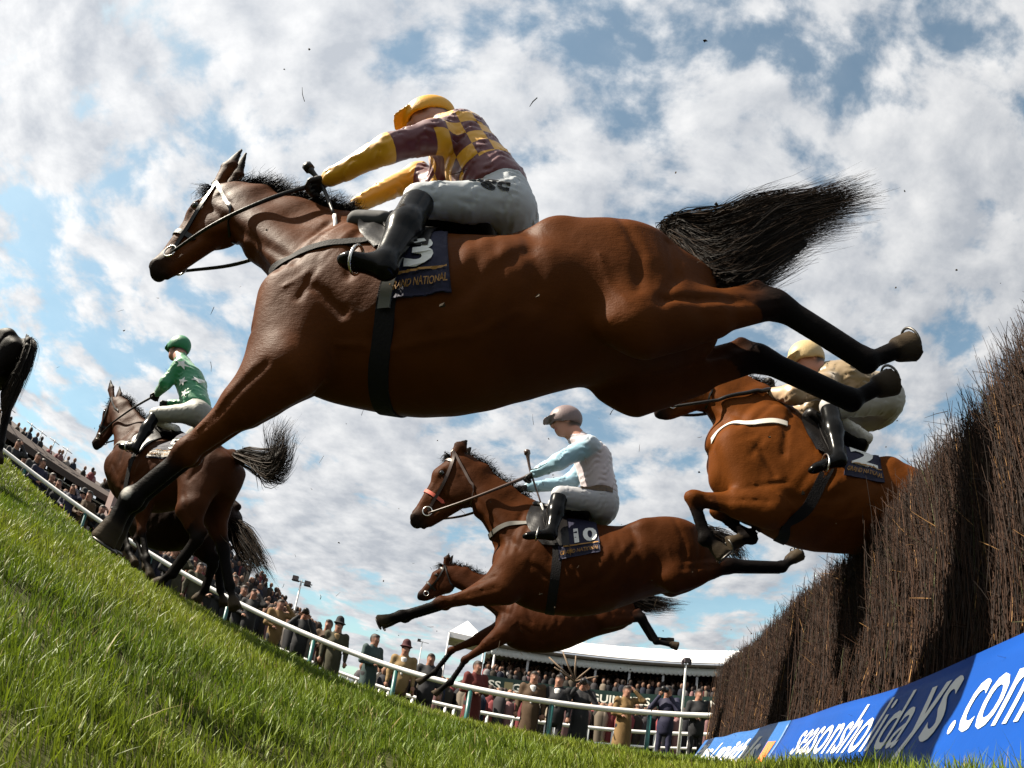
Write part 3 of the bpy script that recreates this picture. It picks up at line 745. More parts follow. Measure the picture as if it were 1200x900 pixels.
JOCKEYS = {
    'A': dict(pelvis=(0.368, 0.0, 2.207), chest=(0.61, 0.0, 2.546), neck=(0.748, 0.0, 2.707), head=(0.811, 0.0, 2.764), face=(1.0, 0.1, -0.5), shoulderL=(0.68, 0.17, 2.392), elbowL=(0.838, 0.2, 2.266), handL=(1.137, 0.08, 2.187), elbowR=(0.843, -0.2, 2.574), handR=(1.063, -0.1, 2.208), hipL=(0.348, 0.1, 2.056), kneeL=(0.613, 0.24, 1.911), ankleL=(0.61, 0.35, 1.507), toeL=(0.741, 0.36, 1.52)),
    'B': dict(pelvis=(-0.255, 0.0, 2.089), chest=(-0.159, 0.0, 2.407), neck=(-0.032, 0.0, 2.579), head=(0.088, 0.0, 2.711), face=(1.0, 0.1, -0.25), shoulderL=(-0.111, 0.17, 2.449), elbowL=(0.097, 0.2, 2.278), handL=(0.285, 0.08, 2.207), elbowR=(-0.0, -0.2, 2.29), handR=(0.357, -0.06, 2.147), hipL=(-0.238, 0.1, 2.034), kneeL=(0.063, 0.24, 1.999), ankleL=(0.091, 0.35, 1.686), toeL=(0.26, 0.36, 1.651)),
    'D': dict(pelvis=(-2.002, 0.0, 2.385), chest=(-1.669, 0.0, 2.452), neck=(-1.535, 0.0, 2.514), head=(-1.448, 0.0, 2.595), face=(1.0, 0.15, -0.35), shoulderL=(-1.465, 0.17, 2.31), elbowL=(-1.248, 0.18, 2.222), handL=(-1.128, 0.06, 2.283), handR=(-1.212, -0.08, 2.421), hipL=(-1.911, 0.1, 2.303), kneeL=(-1.445, 0.24, 2.115), ankleL=(-1.405, 0.36, 1.751), toeL=(-1.231, 0.37, 1.68)),
    'E': dict(pelvis=(4.17, 0.0, 2.427), chest=(4.457, 0.0, 2.762), neck=(4.689, 0.0, 2.988), head=(4.839, 0.0, 3.14), face=(1.0, 0.0, -0.15), shoulderL=(4.479, 0.17, 2.804), elbowL=(4.539, 0.2, 2.607), handL=(4.754, 0.08, 2.564), hipL=(4.06, 0.1, 2.351), kneeL=(4.448, 0.24, 2.247), ankleL=(4.414, 0.34, 1.884), toeL=(4.633, 0.34, 1.89)),
}
CLOTHS = {
    'A': [(0.642, 0.27, 1.68), (0.47, 0.27, 1.714), (0.402, 0.27, 1.456), (0.603, 0.27, 1.419)],
    'B': [(0.065, 0.27, 1.78), (-0.221, 0.27, 1.835), (-0.254, 0.27, 1.587), (0.018, 0.27, 1.51)],
    'D': [(-1.545, 0.27, 1.954), (-1.772, 0.27, 1.928), (-1.731, 0.27, 1.651), (-1.457, 0.27, 1.667)],
    'E': [(4.201, 0.27, 2.063), (3.856, 0.27, 2.033), (3.842, 0.27, 1.83), (4.281, 0.27, 1.796)],
}
TAILS = {
    'A': [[(-0.303, 0.0, 2.117), (-0.53, 0.02, 2.17), (-0.727, 0.03, 2.286), (-0.982, 0.03, 2.377), (-1.232, 0.04, 2.523)], [(-0.316, 0.02, 2.079), (-0.48, 0.05, 2.066), (-0.664, 0.07, 2.178), (-0.869, 0.06, 2.263), (-1.18, 0.04, 2.415)], [(-0.333, 0.03, 2.043), (-0.433, 0.07, 1.933), (-0.559, 0.1, 1.938), (-0.761, 0.08, 2.107), (-1.048, 0.05, 2.24)], [(-0.346, 0.03, 2.017), (-0.411, 0.07, 1.831), (-0.476, 0.11, 1.757), (-0.623, 0.08, 1.868), (-0.84, 0.05, 2.085)], [(-0.358, 0.0, 2.03), (-0.401, 0.04, 1.84), (-0.446, 0.07, 1.739), (-0.514, 0.07, 1.734), (-0.686, 0.04, 1.885)]],
    'B': [[(-1.046, 0.0, 1.908), (-1.174, 0.0, 1.875), (-1.29, 0.0, 1.8), (-1.359, 0.0, 1.702)], [(-1.04, 0.03, 1.876), (-1.147, 0.03, 1.823), (-1.255, 0.03, 1.735), (-1.31, 0.03, 1.631)]],
    'C': [[(-0.828, 0.0, 2.191), (-1.039, 0.0, 2.164), (-1.252, 0.0, 2.125), (-1.476, 0.0, 2.096)], [(-0.809, 0.03, 2.129), (-1.009, 0.04, 2.066), (-1.219, 0.04, 2.028), (-1.431, 0.03, 2.032)], [(-0.795, 0.0, 2.091), (-0.979, 0.0, 1.988), (-1.157, 0.0, 1.968), (-1.365, 0.0, 1.992)]],
    'E': [[(3.46, 0.0, 2.036), (3.229, 0.0, 2.008), (3.125, 0.0, 2.058), (3.23, 0.0, 2.247), (3.232, 0.0, 2.35)], [(3.435, 0.02, 2.011), (3.201, 0.02, 1.969), (3.02, 0.02, 1.992), (3.063, 0.02, 2.163), (2.994, 0.02, 2.279)], [(3.451, 0.0, 2.013), (3.228, 0.0, 1.955), (3.06, 0.0, 1.875), (2.962, 0.0, 1.932), (2.986, 0.0, 2.101)], [(3.448, 0.0, 2.006), (3.213, 0.02, 1.931), (3.089, 0.02, 1.827), (2.993, 0.02, 1.819), (2.928, 0.02, 1.895)]],
    'F': [[(4.309, 0.0, 1.808), (4.03, 0.0, 1.728), (3.768, 0.0, 1.522), (3.588, 0.0, 1.334)], [(4.29, 0.03, 1.76), (4.078, 0.04, 1.635), (3.809, 0.04, 1.417), (3.627, 0.03, 1.269)], [(4.327, 0.0, 1.732), (4.181, 0.0, 1.585), (3.972, 0.0, 1.4), (3.767, 0.0, 1.258)]],
    'D': [[(-2.37, 0.0, 1.606), (-2.465, 0.0, 1.382), (-2.461, 0.0, 1.057)], [(-2.308, 0.04, 1.56), (-2.37, 0.04, 1.315), (-2.366, 0.04, 1.024)]],
}
BREAST_GIRTHS = {
    'A': [(0.729, 0.24, 1.689), (0.843, 0.22, 1.675), (0.979, 0.19, 1.661), (1.075, 0.16, 1.66), (1.161, 0.09, 1.661)],
    'B': [(0.188, 0.22, 1.817), (0.319, 0.2, 1.803), (0.436, 0.17, 1.76), (0.541, 0.1, 1.693)],
    'D': [(-1.179, 0.24, 1.992), (-1.06, 0.21, 1.992), (-0.945, 0.17, 1.966), (-0.888, 0.1, 1.945)],
    'E': [(4.526, 0.24, 1.899), (4.707, 0.2, 1.938), (4.874, 0.15, 1.948), (5.007, 0.08, 1.925)],
}
GIRTH_U = {'A': 0.595, 'B': 0.087, 'D': -1.357, 'E': 4.194}
SPOT_A = (1.347, 0.14, 0.706)
WHIPS = {'A': [(1.222, 0.1, 2.264), (1.13, 0.085, 2.17), (0.991, 0.11, 1.955)], 'B': [(0.344, 0.09, 2.374), (0.3, 0.08, 2.227), (0.194, 0.1, 1.975)]}
CREST_A = [(1.581, 0.0, 2.299), (1.409, 0.0, 2.256), (1.221, 0.0, 2.166), (1.025, 0.0, 2.065), (0.905, 0.0, 2.022)]

# ================================================================ THE SETTING
# ---------------------------------------------------------------- ground: a turf slope that climbs to the left and falls gently to the rail
_EC = np.array([(-180, 1.0), (-120, 4.0), (-80, 6.8), (-60, 7.2), (-44, 7.2), (-27, 5.4), (-10.6, 2.4), (4.6, .5), (12, -.1), (21, -1.0), (34, -1.3), (49, -1.6), (80, -1.8), (120, -1.6), (180, 1.0)])
_RB = np.array([(-180, .4), (-110, 2.0), (-60, 2.5), (-45.7, 2.1), (-36, 1.55), (-27.4, 1.05), (-19, .62), (-11.1, .30), (-3.4, .05), (4.1, -.06), (12, -.10), (20.5, -.12), (60, -.15), (120, -.1), (180, .4)])
_RD = np.array([(-180, 16.), (-80, 16.5), (-45.7, 15.5), (-27.4, 13.6), (-11.1, 12.0), (4.1, 11.2), (20.5, 12.2), (60, 13.), (180, 16.)])
def terr(x, y):
    x = np.asarray(x, float); y = np.asarray(y, float)
    r = np.hypot(x, y); az = np.degrees(np.arctan2(x, y))
    ec = smooth_interp(np.clip(az, -179.9, 179.9), _EC[:, 0], _EC[:, 1]); zb = smooth_interp(np.clip(az, -179.9, 179.9), _RB[:, 0], _RB[:, 1])
    near = .25 + r * np.tan(np.radians(ec)) - (.42 - .29 * np.clip((az + 5) / 32, 0, 1)) * np.exp(-(r / 3.5) ** 2)
    t = np.clip((r - 6.5) / 4.5, 0, 1); t = t * t * (3 - 2 * t)
    far = np.clip((r - 60) / 200, 0, 1)
    z = near * (1 - t) + zb * t
    z = z * (1 - far) - .3 * far
    z = z + .018 * np.sin(x * 2.3 + 1.7 * np.sin(y * 1.9)) * np.exp(-(r / 9) ** 2) + .012 * np.sin(x * 6.1 + 2 * np.sin(y * 5.3) + .7) * np.exp(-(r / 5) ** 2)
    return z
def rail_at(az, extra=0.0):
    d = smooth_interp(np.asarray(az, float), _RD[:, 0], _RD[:, 1]) + extra
    a = np.radians(az)
    return np.stack([d * np.sin(a), d * np.cos(a)], -1)

m_soil = mat('turf_soil', (.040, .042, .014), .95, .1, bump=.5, bscale=40, var=.35, vscale=9)
_rr = np.concatenate([[.05], np.geomspace(.15, 20, 110), np.geomspace(21, 3000, 40)]); _aa = np.radians(np.arange(-180, 180, 1.5))
_X = _rr[:, None] * np.sin(_aa); _Y = _rr[:, None] * np.cos(_aa)
_V = np.stack([_X, _Y, terr(_X, _Y)], -1).reshape(-1, 3); _n = len(_aa)
_i, _j = np.meshgrid(np.arange(len(_rr) - 1), np.arange(_n), indexing='ij')
_F = np.stack([_i * _n + _j, _i * _n + (_j + 1) % _n, (_i + 1) * _n + (_j + 1) % _n, (_i + 1) * _n + _j], -1).reshape(-1, 4)[:, ::-1]
_V = np.concatenate([_V, [[0, 0, float(terr(0.0, 0.05))]]])
ground = mobj('ground', _V, [tuple(f) for f in _F.tolist()] + [(int(_n_ + 1) % _n, int(_n_), len(_V) - 1) for _n_ in range(_n)], m_soil)
tag(ground, kind='structure')

# ---------------------------------------------------------------- grass: every blade a bent strip of its own
def make_grass():
    R = np.random.default_rng(11)
    Ps, Hs, Ws = [], [], []
    for r0, r1, dens, h, w in ((.30, .9, 17000, .070, .0029), (.9, 1.7, 12000, .074, .0035), (1.7, 3.2, 6800, .076, .0046), (3.2, 5.5, 3400, .078, .0066), (5.5, 8.5, 1600, .082, .0105), (8.5, 15.5, 480, .085, .018)):
        a0, a1 = math.radians(-100 if r1 < 6 else -75), math.radians(100 if r1 < 4 else 70)
        n = int((a1 - a0) / 2 * (r1 * r1 - r0 * r0) * dens)
        r = np.sqrt(R.uniform(r0 * r0, r1 * r1, n)); a = R.uniform(a0, a1, n)
        Ps.append(np.stack([r * np.sin(a), r * np.cos(a)], 1)); Hs.append(np.full(n, h)); Ws.append(np.full(n, w))
    P = np.concatenate(Ps); H = np.concatenate(Hs); W = np.concatenate(Ws)
    x, y = P[:, 0], P[:, 1]
    clump = .5 + .5 * np.sin(x * 5.1 + 2.1 * np.sin(y * 3.7 + 1)) * np.sin(y * 4.3 + 1.9 * np.sin(x * 6.1))
    keep = R.uniform(0, 1, len(P)) < .45 + .75 * clump
    dr = R.uniform(.7, 9, 150) ** 1.0; da = R.uniform(-1.0, 1.0, 150); ds = R.uniform(.018, .05, 150) * (1 + dr * .12)                # hoof prints and torn divots
    for q_, a_, s_ in zip(dr, da, ds):
        dd = ((x - q_ * math.sin(a_)) / s_) ** 2 + ((y - q_ * math.cos(a_)) / (s_ * 1.7)) ** 2
        keep &= ~((dd < 1) & (R.uniform(0, 1, len(P)) < .93))
    fx = x * FENCE_D[0] + y * FENCE_D[1]; keep &= ((x - FENCE_P[0]) * FENCE_N[0] + (y - FENCE_P[1]) * FENCE_N[1]) > .43
    x, y, H, W, clump = x[keep], y[keep], H[keep], W[keep], clump[keep]; n = len(x)
    z = terr(x, y)
    H = H * R.uniform(.45, 1.25, n) * (.70 + .55 * clump); H[R.uniform(0, 1, n) < .03] *= 1.55
    edge = (x - FENCE_P[0]) * FENCE_N[0] + (y - FENCE_P[1]) * FENCE_N[1]; H = H * (1 + .45 * np.exp(-((edge - .43) / .16) ** 2))      # longer where the mower cannot reach
    W = W * R.uniform(.6, 1.35, n)
    th = R.uniform(0, 2 * math.pi, n); lean = np.abs(R.normal(.30, .28, n)) * H
    wd = np.array([-.35, .15]); dx = np.cos(th) * lean + wd[0] * H * .35; dy = np.sin(th) * lean + wd[1] * H * .35
    ph = th + R.normal(math.pi / 2, .6, n); sx, sy = np.cos(ph) * W / 2, np.sin(ph) * W / 2
    V = np.zeros((n, 7, 3))
    for k_, (t, ww) in enumerate(((0, 1.0), (.40, .95), (.75, .62))):
        cx = x + dx * t ** 1.7; cy = y + dy * t ** 1.7; cz = z - .004 + H * t * (1 - .12 * t)
        V[:, 2 * k_] = np.stack([cx - sx * ww, cy - sy * ww, cz], 1); V[:, 2 * k_ + 1] = np.stack([cx + sx * ww, cy + sy * ww, cz], 1)
    V[:, 6] = np.stack([x + dx * 1.05, y + dy * 1.05, z + H * .90], 1)
    b = np.arange(n)[:, None] * 7
    F = np.concatenate([b + np.array([[0, 1, 3]]), b + np.array([[0, 3, 2]]), b + np.array([[2, 3, 5]]), b + np.array([[2, 5, 4]]), b + np.array([[4, 5, 6]])])
    u = R.uniform(0, 1, n)[:, None]; patch = (.5 + .5 * np.sin(x * 1.9 + 1.3 * np.sin(y * 1.3)))[:, None]
    g0 = np.array([.050, .090, .006]); g1 = np.array([.125, .175, .010]); g2 = np.array([.24, .245, .022])
    c = g0 * (1 - u) + g1 * u; c = c * (1 - .35 * patch) + g2 * .35 * patch * (.6 + .6 * u)
    straw = R.uniform(0, 1, n) < .035; c[straw] = np.array([.24, .20, .075]) * R.uniform(.6, 1.2, (straw.sum(), 1))
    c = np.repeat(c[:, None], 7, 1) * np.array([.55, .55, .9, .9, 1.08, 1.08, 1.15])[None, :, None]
    return V.reshape(-1, 3), F, c.reshape(-1, 3)

# ---------------------------------------------------------------- steeplechase fence: birch packed upright behind a sloping toe board
FENCE_P = np.array([1.60, 1.00]); FENCE_D = nrm((1.75, 7.1)); FENCE_N = np.array([-FENCE_D[1], FENCE_D[0]])      # N points to the landing side
def fpt(l, off, z):
    """point on the fence: l metres along it, off towards the landing side"""
    l = np.asarray(l, float); p = FENCE_P + l[..., None] * FENCE_D + np.asarray(off, float)[..., None] * FENCE_N
    return np.concatenate([p, np.broadcast_to(np.asarray(z, float), l.shape)[..., None]], -1)
L0, L1 = -2.6, 7.6
def ftop(l):
    return 1.42 + .03 * np.sin(l * 2.1) + .02 * np.sin(l * 5.3 + 1)
gV, gF, gC = make_grass()
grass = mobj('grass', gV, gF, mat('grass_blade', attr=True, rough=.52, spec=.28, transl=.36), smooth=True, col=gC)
tag(grass, 'bright green turf of separate blades covering the near slope', 'grass', kind='stuff')

fence = empty('birch_fence', (*fpt(2.0, 0, .05)[:2], .05))
tag(fence, 'tall dark brown birch fence the horses are jumping over', 'fence')
def to_local(V, o):
    return np.asarray(V, float) - np.array(o.location)
def make_birch():
    R = np.random.default_rng(5)
    n = 44000
    u = R.uniform(0, 1, n); l = L0 + (L1 - L0) * (u ** 1.45)               # thicker towards the camera where single stems show
    face = R.uniform(0, 1, n) < .62
    d = np.where(face, R.uniform(-.06, .02, n), R.uniform(-.60, .0, n))    # depth behind the landing face
    z0 = np.where(face, R.uniform(.25, 1.15, n) - .2 * R.uniform(0, 1, n), R.uniform(.6, 1.2, n))
    H = ftop(l) + R.normal(0, .038, n) + .05 * np.abs(R.normal(0, 1, n)) * (R.uniform(0, 1, n) < .1) - np.clip(-d - .2, 0, 1) * .18
    short = R.uniform(0, 1, n) < .45; z1 = np.where(short & face, z0 + R.uniform(.2, .6, n), H); z1 = np.minimum(z1, H)
    lean = .10 + R.normal(0, .09, n); along = R.normal(.05, .11, n)
    off = lambda z: d[:, None] + .16 * (1 - (z - .4) / 1.0) - .04
    seg = 4; t = np.linspace(0, 1, seg + 1)
    z = z0[:, None] + (z1 - z0)[:, None] * t
    P = fpt(l[:, None] + along[:, None] * (z - z0[:, None]) + .022 * np.sin(t * 5 + R.uniform(0, 6, (n, 1))), off(z) + (lean[:, None] - .10) * (z - z0[:, None]) * .6 + .022 * np.sin(t * 4 + R.uniform(0, 6, (n, 1))), z)
    W = (R.uniform(.0012, .0036, n) * (1 + .10 * np.clip(l, 0, 8)))[:, None] * (1 - .6 * t)
    rows = [(P, W, R.uniform(0, 1, n))]
    # side twigs near the tips
    m = 95000; k_ = R.integers(0, n, m); tt = R.uniform(.35, 1.0, m); ii = np.clip((tt * seg).astype(int), 0, seg - 1)
    b0 = P[k_, ii] + (P[k_, ii + 1] - P[k_, ii]) * (tt * seg - ii)[:, None]
    dirv = np.stack([R.normal(0, .55, m), R.normal(.1, .5, m), np.abs(R.normal(.8, .35, m))], 1)
    dw = dirv[:, :1] * np.array([*FENCE_D, 0]) + dirv[:, 1:2] * np.array([*FENCE_N, 0]) + dirv[:, 2:] * np.array([0, 0, 1.])
    dw /= np.linalg.norm(dw, axis=1, keepdims=True); Ln = R.uniform(.03, .14, m)
    t2 = np.linspace(0, 1, 3)
    P2 = b0[:, None] + dw[:, None] * (Ln[:, None] * t2)[..., None] + np.array([0, 0, .03]) * (t2 ** 2)[None, :, None] * R.uniform(-.6, .6, (m, 1, 1))
    rows.append((P2, (R.uniform(.0009, .0022, m) * (1 + .10 * np.clip(l[k_], 0, 8)))[:, None] * (1 - .6 * t2), R.uniform(0, 1, m)))
    Vs, Fs, Cs, base = [], [], [], 0
    for P_, W_, u_ in rows:
        n_, s1 = P_.shape[:2]
        T = np.gradient(P_, axis=1); S = np.cross(T, R.normal(0, 1, (n_, 1, 3))); S /= np.linalg.norm(S, axis=-1, keepdims=True) + 1e-9
        S2 = np.cross(T, S); S2 /= np.linalg.norm(S2, axis=-1, keepdims=True) + 1e-9
        V = np.stack([P_ + S * W_[..., None], P_ - S * W_[..., None] * .5 + S2 * W_[..., None] * .87, P_ - S * W_[..., None] * .5 - S2 * W_[..., None] * .87], 2)
        b = (base + np.arange(n_) * s1 * 3)[:, None]; k3 = np.arange(s1 - 1) * 3
        for a, c in ((0, 1), (1, 2), (2, 0)):
            Fs.append(np.stack([b + k3 + a, b + k3 + c, b + k3 + 3 + c, b + k3 + 3 + a], -1).reshape(-1, 4))
        c0, c1, c2 = np.array([.009, .005, .0035]), np.array([.046, .0195, .0095]), np.array([.24, .13, .05])
        c = c0 + (c1 - c0) * (u_ ** 1.5)[:, None]; gold = u_ > .984; c[gold] = c2; gr = (u_ > .972) & ~gold; c[gr] = np.array([.045, .050, .02])
        Cs.append(np.repeat(c, s1 * 3, 0)); Vs.append(V.reshape(-1, 3)); base += n_ * s1 * 3
    return np.concatenate(Vs), np.concatenate(Fs), np.concatenate(Cs)
bV, bF, bC = make_birch()
birch = mobj('birch', to_local(bV, fence), bF, mat('birch_twig', attr=True, rough=.75, spec=.25), fence, col=bC)
birch['kind'] = 'stuff'
# dense heart of the fence
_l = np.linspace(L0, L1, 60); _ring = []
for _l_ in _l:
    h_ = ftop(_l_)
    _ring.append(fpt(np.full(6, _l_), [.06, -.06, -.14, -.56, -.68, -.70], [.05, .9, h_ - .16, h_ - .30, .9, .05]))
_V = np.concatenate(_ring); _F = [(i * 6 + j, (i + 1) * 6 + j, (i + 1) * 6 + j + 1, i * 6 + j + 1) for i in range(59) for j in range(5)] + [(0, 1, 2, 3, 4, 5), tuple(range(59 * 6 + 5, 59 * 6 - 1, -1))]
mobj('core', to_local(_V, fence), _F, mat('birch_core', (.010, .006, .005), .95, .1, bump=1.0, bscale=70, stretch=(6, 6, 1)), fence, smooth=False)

# ---------------------------------------------------------------- advertising boards along the foot of the fence
def board_pt(l, s):
    """s: 0 at the ground, 1 at the top edge of the sloping board"""
    l = np.asarray(l, float); s = np.asarray(s, float)
    z = (.085 + .006 * np.sin(l * 3.0)) * (1 - s) + (.490 - .010 * l + .006 * np.sin(l * 4.1)) * s
    return fpt(l, .40 - .20 * s + .006 * np.sin(l * 9 + s * 5) * s * (1 - s) * 4, z)
def board(l0, l1, label, cmat):
    n = 60; m = 8; ll, ss = np.meshgrid(np.linspace(l0, l1, n), np.linspace(0, 1, m), indexing='ij')
    V = board_pt(ll, ss).reshape(-1, 3); nv = len(V)
    Vb = V - np.array([*FENCE_N, .4]) * .012
    F = [(i * m + j, i * m + j + 1, (i + 1) * m + j + 1, (i + 1) * m + j) for i in range(n - 1) for j in range(m - 1)]
    F2 = [tuple(nv + k_ for k_ in f[::-1]) for f in F]
    E_ = [(i * m + m - 1, nv + i * m + m - 1, nv + (i + 1) * m + m - 1, (i + 1) * m + m - 1) for i in range(n - 1)]
    E_ += [(nv + j, nv + j + 1, j + 1, j) for j in range(m - 1)] + [((n - 1) * m + j, (n - 1) * m + j + 1, nv + (n - 1) * m + j + 1, nv + (n - 1) * m + j) for j in range(m - 1)]
    o = empty('advertising_board', board_pt((l0 + l1) / 2, .0))
    tag(o, label, 'banner', 'printed boards along the foot of the fence')
    mobj('panel', to_local(np.concatenate([V, Vb]), o), F + F2 + E_, cmat, o)
    return o
def lettering(o, s, l_left, l_right, s0, height, bold, shear, m, name='lettering', off=.004):
    """letters laid on the board; read from the landing side, so they run from far (left) to near (right)"""
    V, F = text_shape(s, bold, shear); w = V[:, 0].max()
    l = l_left + (l_right - l_left) * V[:, 0] / w; s_ = s0 + V[:, 1] * height
    P = board_pt(l, s_) + np.array([*(FENCE_N * .9), .42]) * off
    mobj(name, to_local(P, o), F, m, o, smooth=False)
m_blue = mat('banner_blue', (.003, .042, .215), .5, .25, var=.10, vscale=3, bump=.15, bscale=14)
m_white = mat('banner_white', (.60, .60, .60), .5, .4)
m_lime = mat('banner_line', (.10, .33, .36), .5, .4)
SEAM = 2.90
bd1 = board(-2.5, SEAM - .02, 'near blue board lettered seasonsholidays.com at the foot of the fence', m_blue)
lettering(bd1, 'seasonsholida', 2.42, .84, .36, .78, .004, .50, m_white)
lettering(bd1, 'ys', .87, .50, .38, 1.02, .010, .50, m_white)
lettering(bd1, '.com', .47, .02, .40, .74, .008, .50, m_white)
lettering(bd1, 'll', 1.06, .98, -.02, .26, .012, .5, m_white)
_P = board_pt(np.linspace(2.7, -1.2, 40), .13 + .10 * np.sin(np.linspace(0, 7, 40))) + np.array([*(FENCE_N * .9), .42]) * .004
_Q = board_pt(np.linspace(2.7, -1.2, 40), .16 + .10 * np.sin(np.linspace(0, 7, 40))) + np.array([*(FENCE_N * .9), .42]) * .004
mobj('wavy_line', to_local(np.stack([_P, _Q], 1).reshape(-1, 3), bd1), [(2 * i, 2 * i + 2, 2 * i + 3, 2 * i + 1) for i in range(39)], m_lime, bd1)
bd2 = board(SEAM + .02, 7.3, 'far pale blue board with white lettering and an orange flash', mat('banner_pale', (.016, .085, .26), .45, .4, var=.12, vscale=3))
lettering(bd2, 'Plus.Lanithls', 7.15, 3.35, .25, .72, .03, .4, m_white)
_P = board_pt(np.array([3.22, 3.02, 3.00, 3.20]), np.array([.12, .12, .62, .62])) + np.array([*(FENCE_N * .9), .42]) * .004
mobj('orange_flash', to_local(_P, bd2), [(0, 1, 2, 3)], mat('banner_orange', (.75, .16, .05), .5, .4), bd2)

# ---------------------------------------------------------------- running rail (white tube on green posts)
m_rail = mat('rail_white', (.62, .61, .60), .35, .5, var=.05, vscale=3)
m_teal = mat('post_green', (.012, .085, .080), .4, .5, var=.2, vscale=10)
_az = np.linspace(-75, 45, 160); _xy = rail_at(_az); _gz = terr(_xy[:, 0], _xy[:, 1])
_gz = np.convolve(np.pad(_gz, 6, mode='edge'), np.ones(13) / 13, 'valid')
_pos = (*rail_at(np.array(0.0)), float(terr(*rail_at(np.array(0.0)))))
rail = empty('running_rail', _pos); tag(rail, 'white running rail on green posts curving along the course', 'rail')
V, F = tube(np.column_stack([_xy, _gz + 1.08]), .052, 10); mobj('rail', to_local(V, rail), F, m_rail, rail)
for a in (-66, -54, -42.6, -36, -29.2, -21.5, -13.5, -6.0, .6, 7.7, 16.2, 25, 34):
    p = rail_at(np.array(float(a))); zr = float(np.interp(a, _az, _gz)) + 1.04; z0 = float(terr(p[0], p[1])) - .15
    b2 = p + nrm(p) * .22
    V, F = merge([tube(np.array([(*p, z0), (*p, zr)]), .042, 8), tube(curve_pts([(*p, zr - .45), (*(p + nrm(p) * .10), zr - .25), (*p, zr - .03)], 8), .02, 6)])
    mobj('post', to_local(V, rail), F, m_teal, rail)

# ---------------------------------------------------------------- low white crowd barrier behind the spectators
_az2 = np.linspace(-40, 30, 90); _xy2 = rail_at(_az2, 3.0); _g2 = terr(_xy2[:, 0], _xy2[:, 1])
_p0 = rail_at(np.array(0.0), 3.0); barrier = empty('crowd_barrier', (*_p0, float(terr(*_p0)))); tag(barrier, 'low white two-bar crowd barrier behind the spectators', 'barrier')
for h_, r_ in ((.80, .045), (.45, .035)):
    V, F = tube(np.column_stack([_xy2, _g2 + h_]), r_, 8); mobj('bar', to_local(V, barrier), F, m_rail, barrier)
for a in np.arange(-39, 30, 2.9):
    for da in (0, .75):
        p = rail_at(np.array(a + da), 3.0); z0 = float(terr(p[0], p[1]))
        V, F = tube(np.array([(*p, z0 - .1), (*p, z0 + .80)]), .035, 6); mobj('post', to_local(V, barrier), F, m_rail, barrier)

# ---------------------------------------------------------------- crowds
def crowd(name, label, spots, seed, tone=1.0, red=.25):
    """a packed crowd: each figure a tapered body with shoulders and a head"""
    R = np.random.default_rng(seed); n = len(spots); spots = np.asarray(spots, float)
    ring = np.array([(math.cos(a), math.sin(a) * .62) for a in np.arange(6) * math.pi / 3])
    prof = [(.17, .0), (.20, .75), (.25, 1.28), (.16, 1.45), (.06, 1.50)]
    hp = [(.055, 1.50), (.105, 1.60), (.105, 1.70), (.05, 1.78)]
    body = np.concatenate([np.column_stack([ring * r, np.full(6, z)]) for r, z in prof]); head = np.concatenate([np.column_stack([ring * np.array([1, 1.5]) * r, np.full(6, z)]) for r, z in hp])
    base = np.concatenate([body, head]); nv = len(base)
    F1 = [(i * 6 + j, i * 6 + (j + 1) % 6, (i + 1) * 6 + (j + 1) % 6, (i + 1) * 6 + j) for i in range(4) for j in range(6)]
    F1 += [(30 + i * 6 + j, 30 + i * 6 + (j + 1) % 6, 30 + (i + 1) * 6 + (j + 1) % 6, 30 + (i + 1) * 6 + j) for i in range(3) for j in range(6)] + [(48, 49, 50, 51), (48, 51, 52, 53)]
    F1 = np.array(F1)
    yaw = np.arctan2(spots[:, 0], spots[:, 1]) * -1 + R.normal(0, .5, n); s = R.uniform(.92, 1.06, n)
    ca, sa = np.cos(yaw), np.sin(yaw)
    V = np.empty((n, nv, 3)); bx = base[None] * s[:, None, None]; bx = np.repeat(bx, 1, 0)
    V[..., 0] = bx[..., 0] * ca[:, None] - bx[..., 1] * sa[:, None] + spots[:, :1]; V[..., 1] = bx[..., 0] * sa[:, None] + bx[..., 1] * ca[:, None] + spots[:, 1:2]; V[..., 2] = bx[..., 2] + spots[:, 2:3]
    F = (np.arange(n)[:, None, None] * nv + F1[None]).reshape(-1, 4)
    pal = np.array([(.02, .02, .025), (.03, .025, .02), (.05, .045, .05), (.10, .08, .06), (.015, .02, .04), (.22, .18, .14), (.30, .29, .30), (.22, .05, .055), (.26, .14, .14), (.36, .31, .28)])
    pr = np.array([.2, .15, .13, .12, .1, .08, .06, .06, .05, .05]); pr[7:9] *= 1 + 3 * red; pr /= pr.sum()
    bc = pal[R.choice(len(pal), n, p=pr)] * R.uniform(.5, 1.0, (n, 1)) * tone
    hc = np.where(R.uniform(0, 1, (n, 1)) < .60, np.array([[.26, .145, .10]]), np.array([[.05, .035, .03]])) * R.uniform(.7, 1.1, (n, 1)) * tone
    c = np.concatenate([np.repeat(bc[:, None], 30, 1), np.repeat(hc[:, None], 24, 1)], 1)
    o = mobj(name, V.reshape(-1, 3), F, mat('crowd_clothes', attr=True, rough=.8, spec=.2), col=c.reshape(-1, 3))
    return tag(o, label, 'crowd', kind='stuff')
def pol(az, r):
    a = np.radians(az); return np.stack([np.asarray(r) * np.sin(a), np.asarray(r) * np.cos(a)], -1)
_R = np.random.default_rng(3)
# people packed on the banking beyond the barrier, centre
_az3 = _R.uniform(-9, 27, 900); _r3 = _R.uniform(22, 33, 900); _xy3 = pol(_az3, _r3); _az3z = np.interp(_az3, (-9, 27), (.35, -.1))
crowd('crowd', 'mass of spectators on the banking below the white-roofed stand', np.column_stack([_xy3, _az3z + (_r3 - 22) * .055]), 21, red=.8, tone=.9)
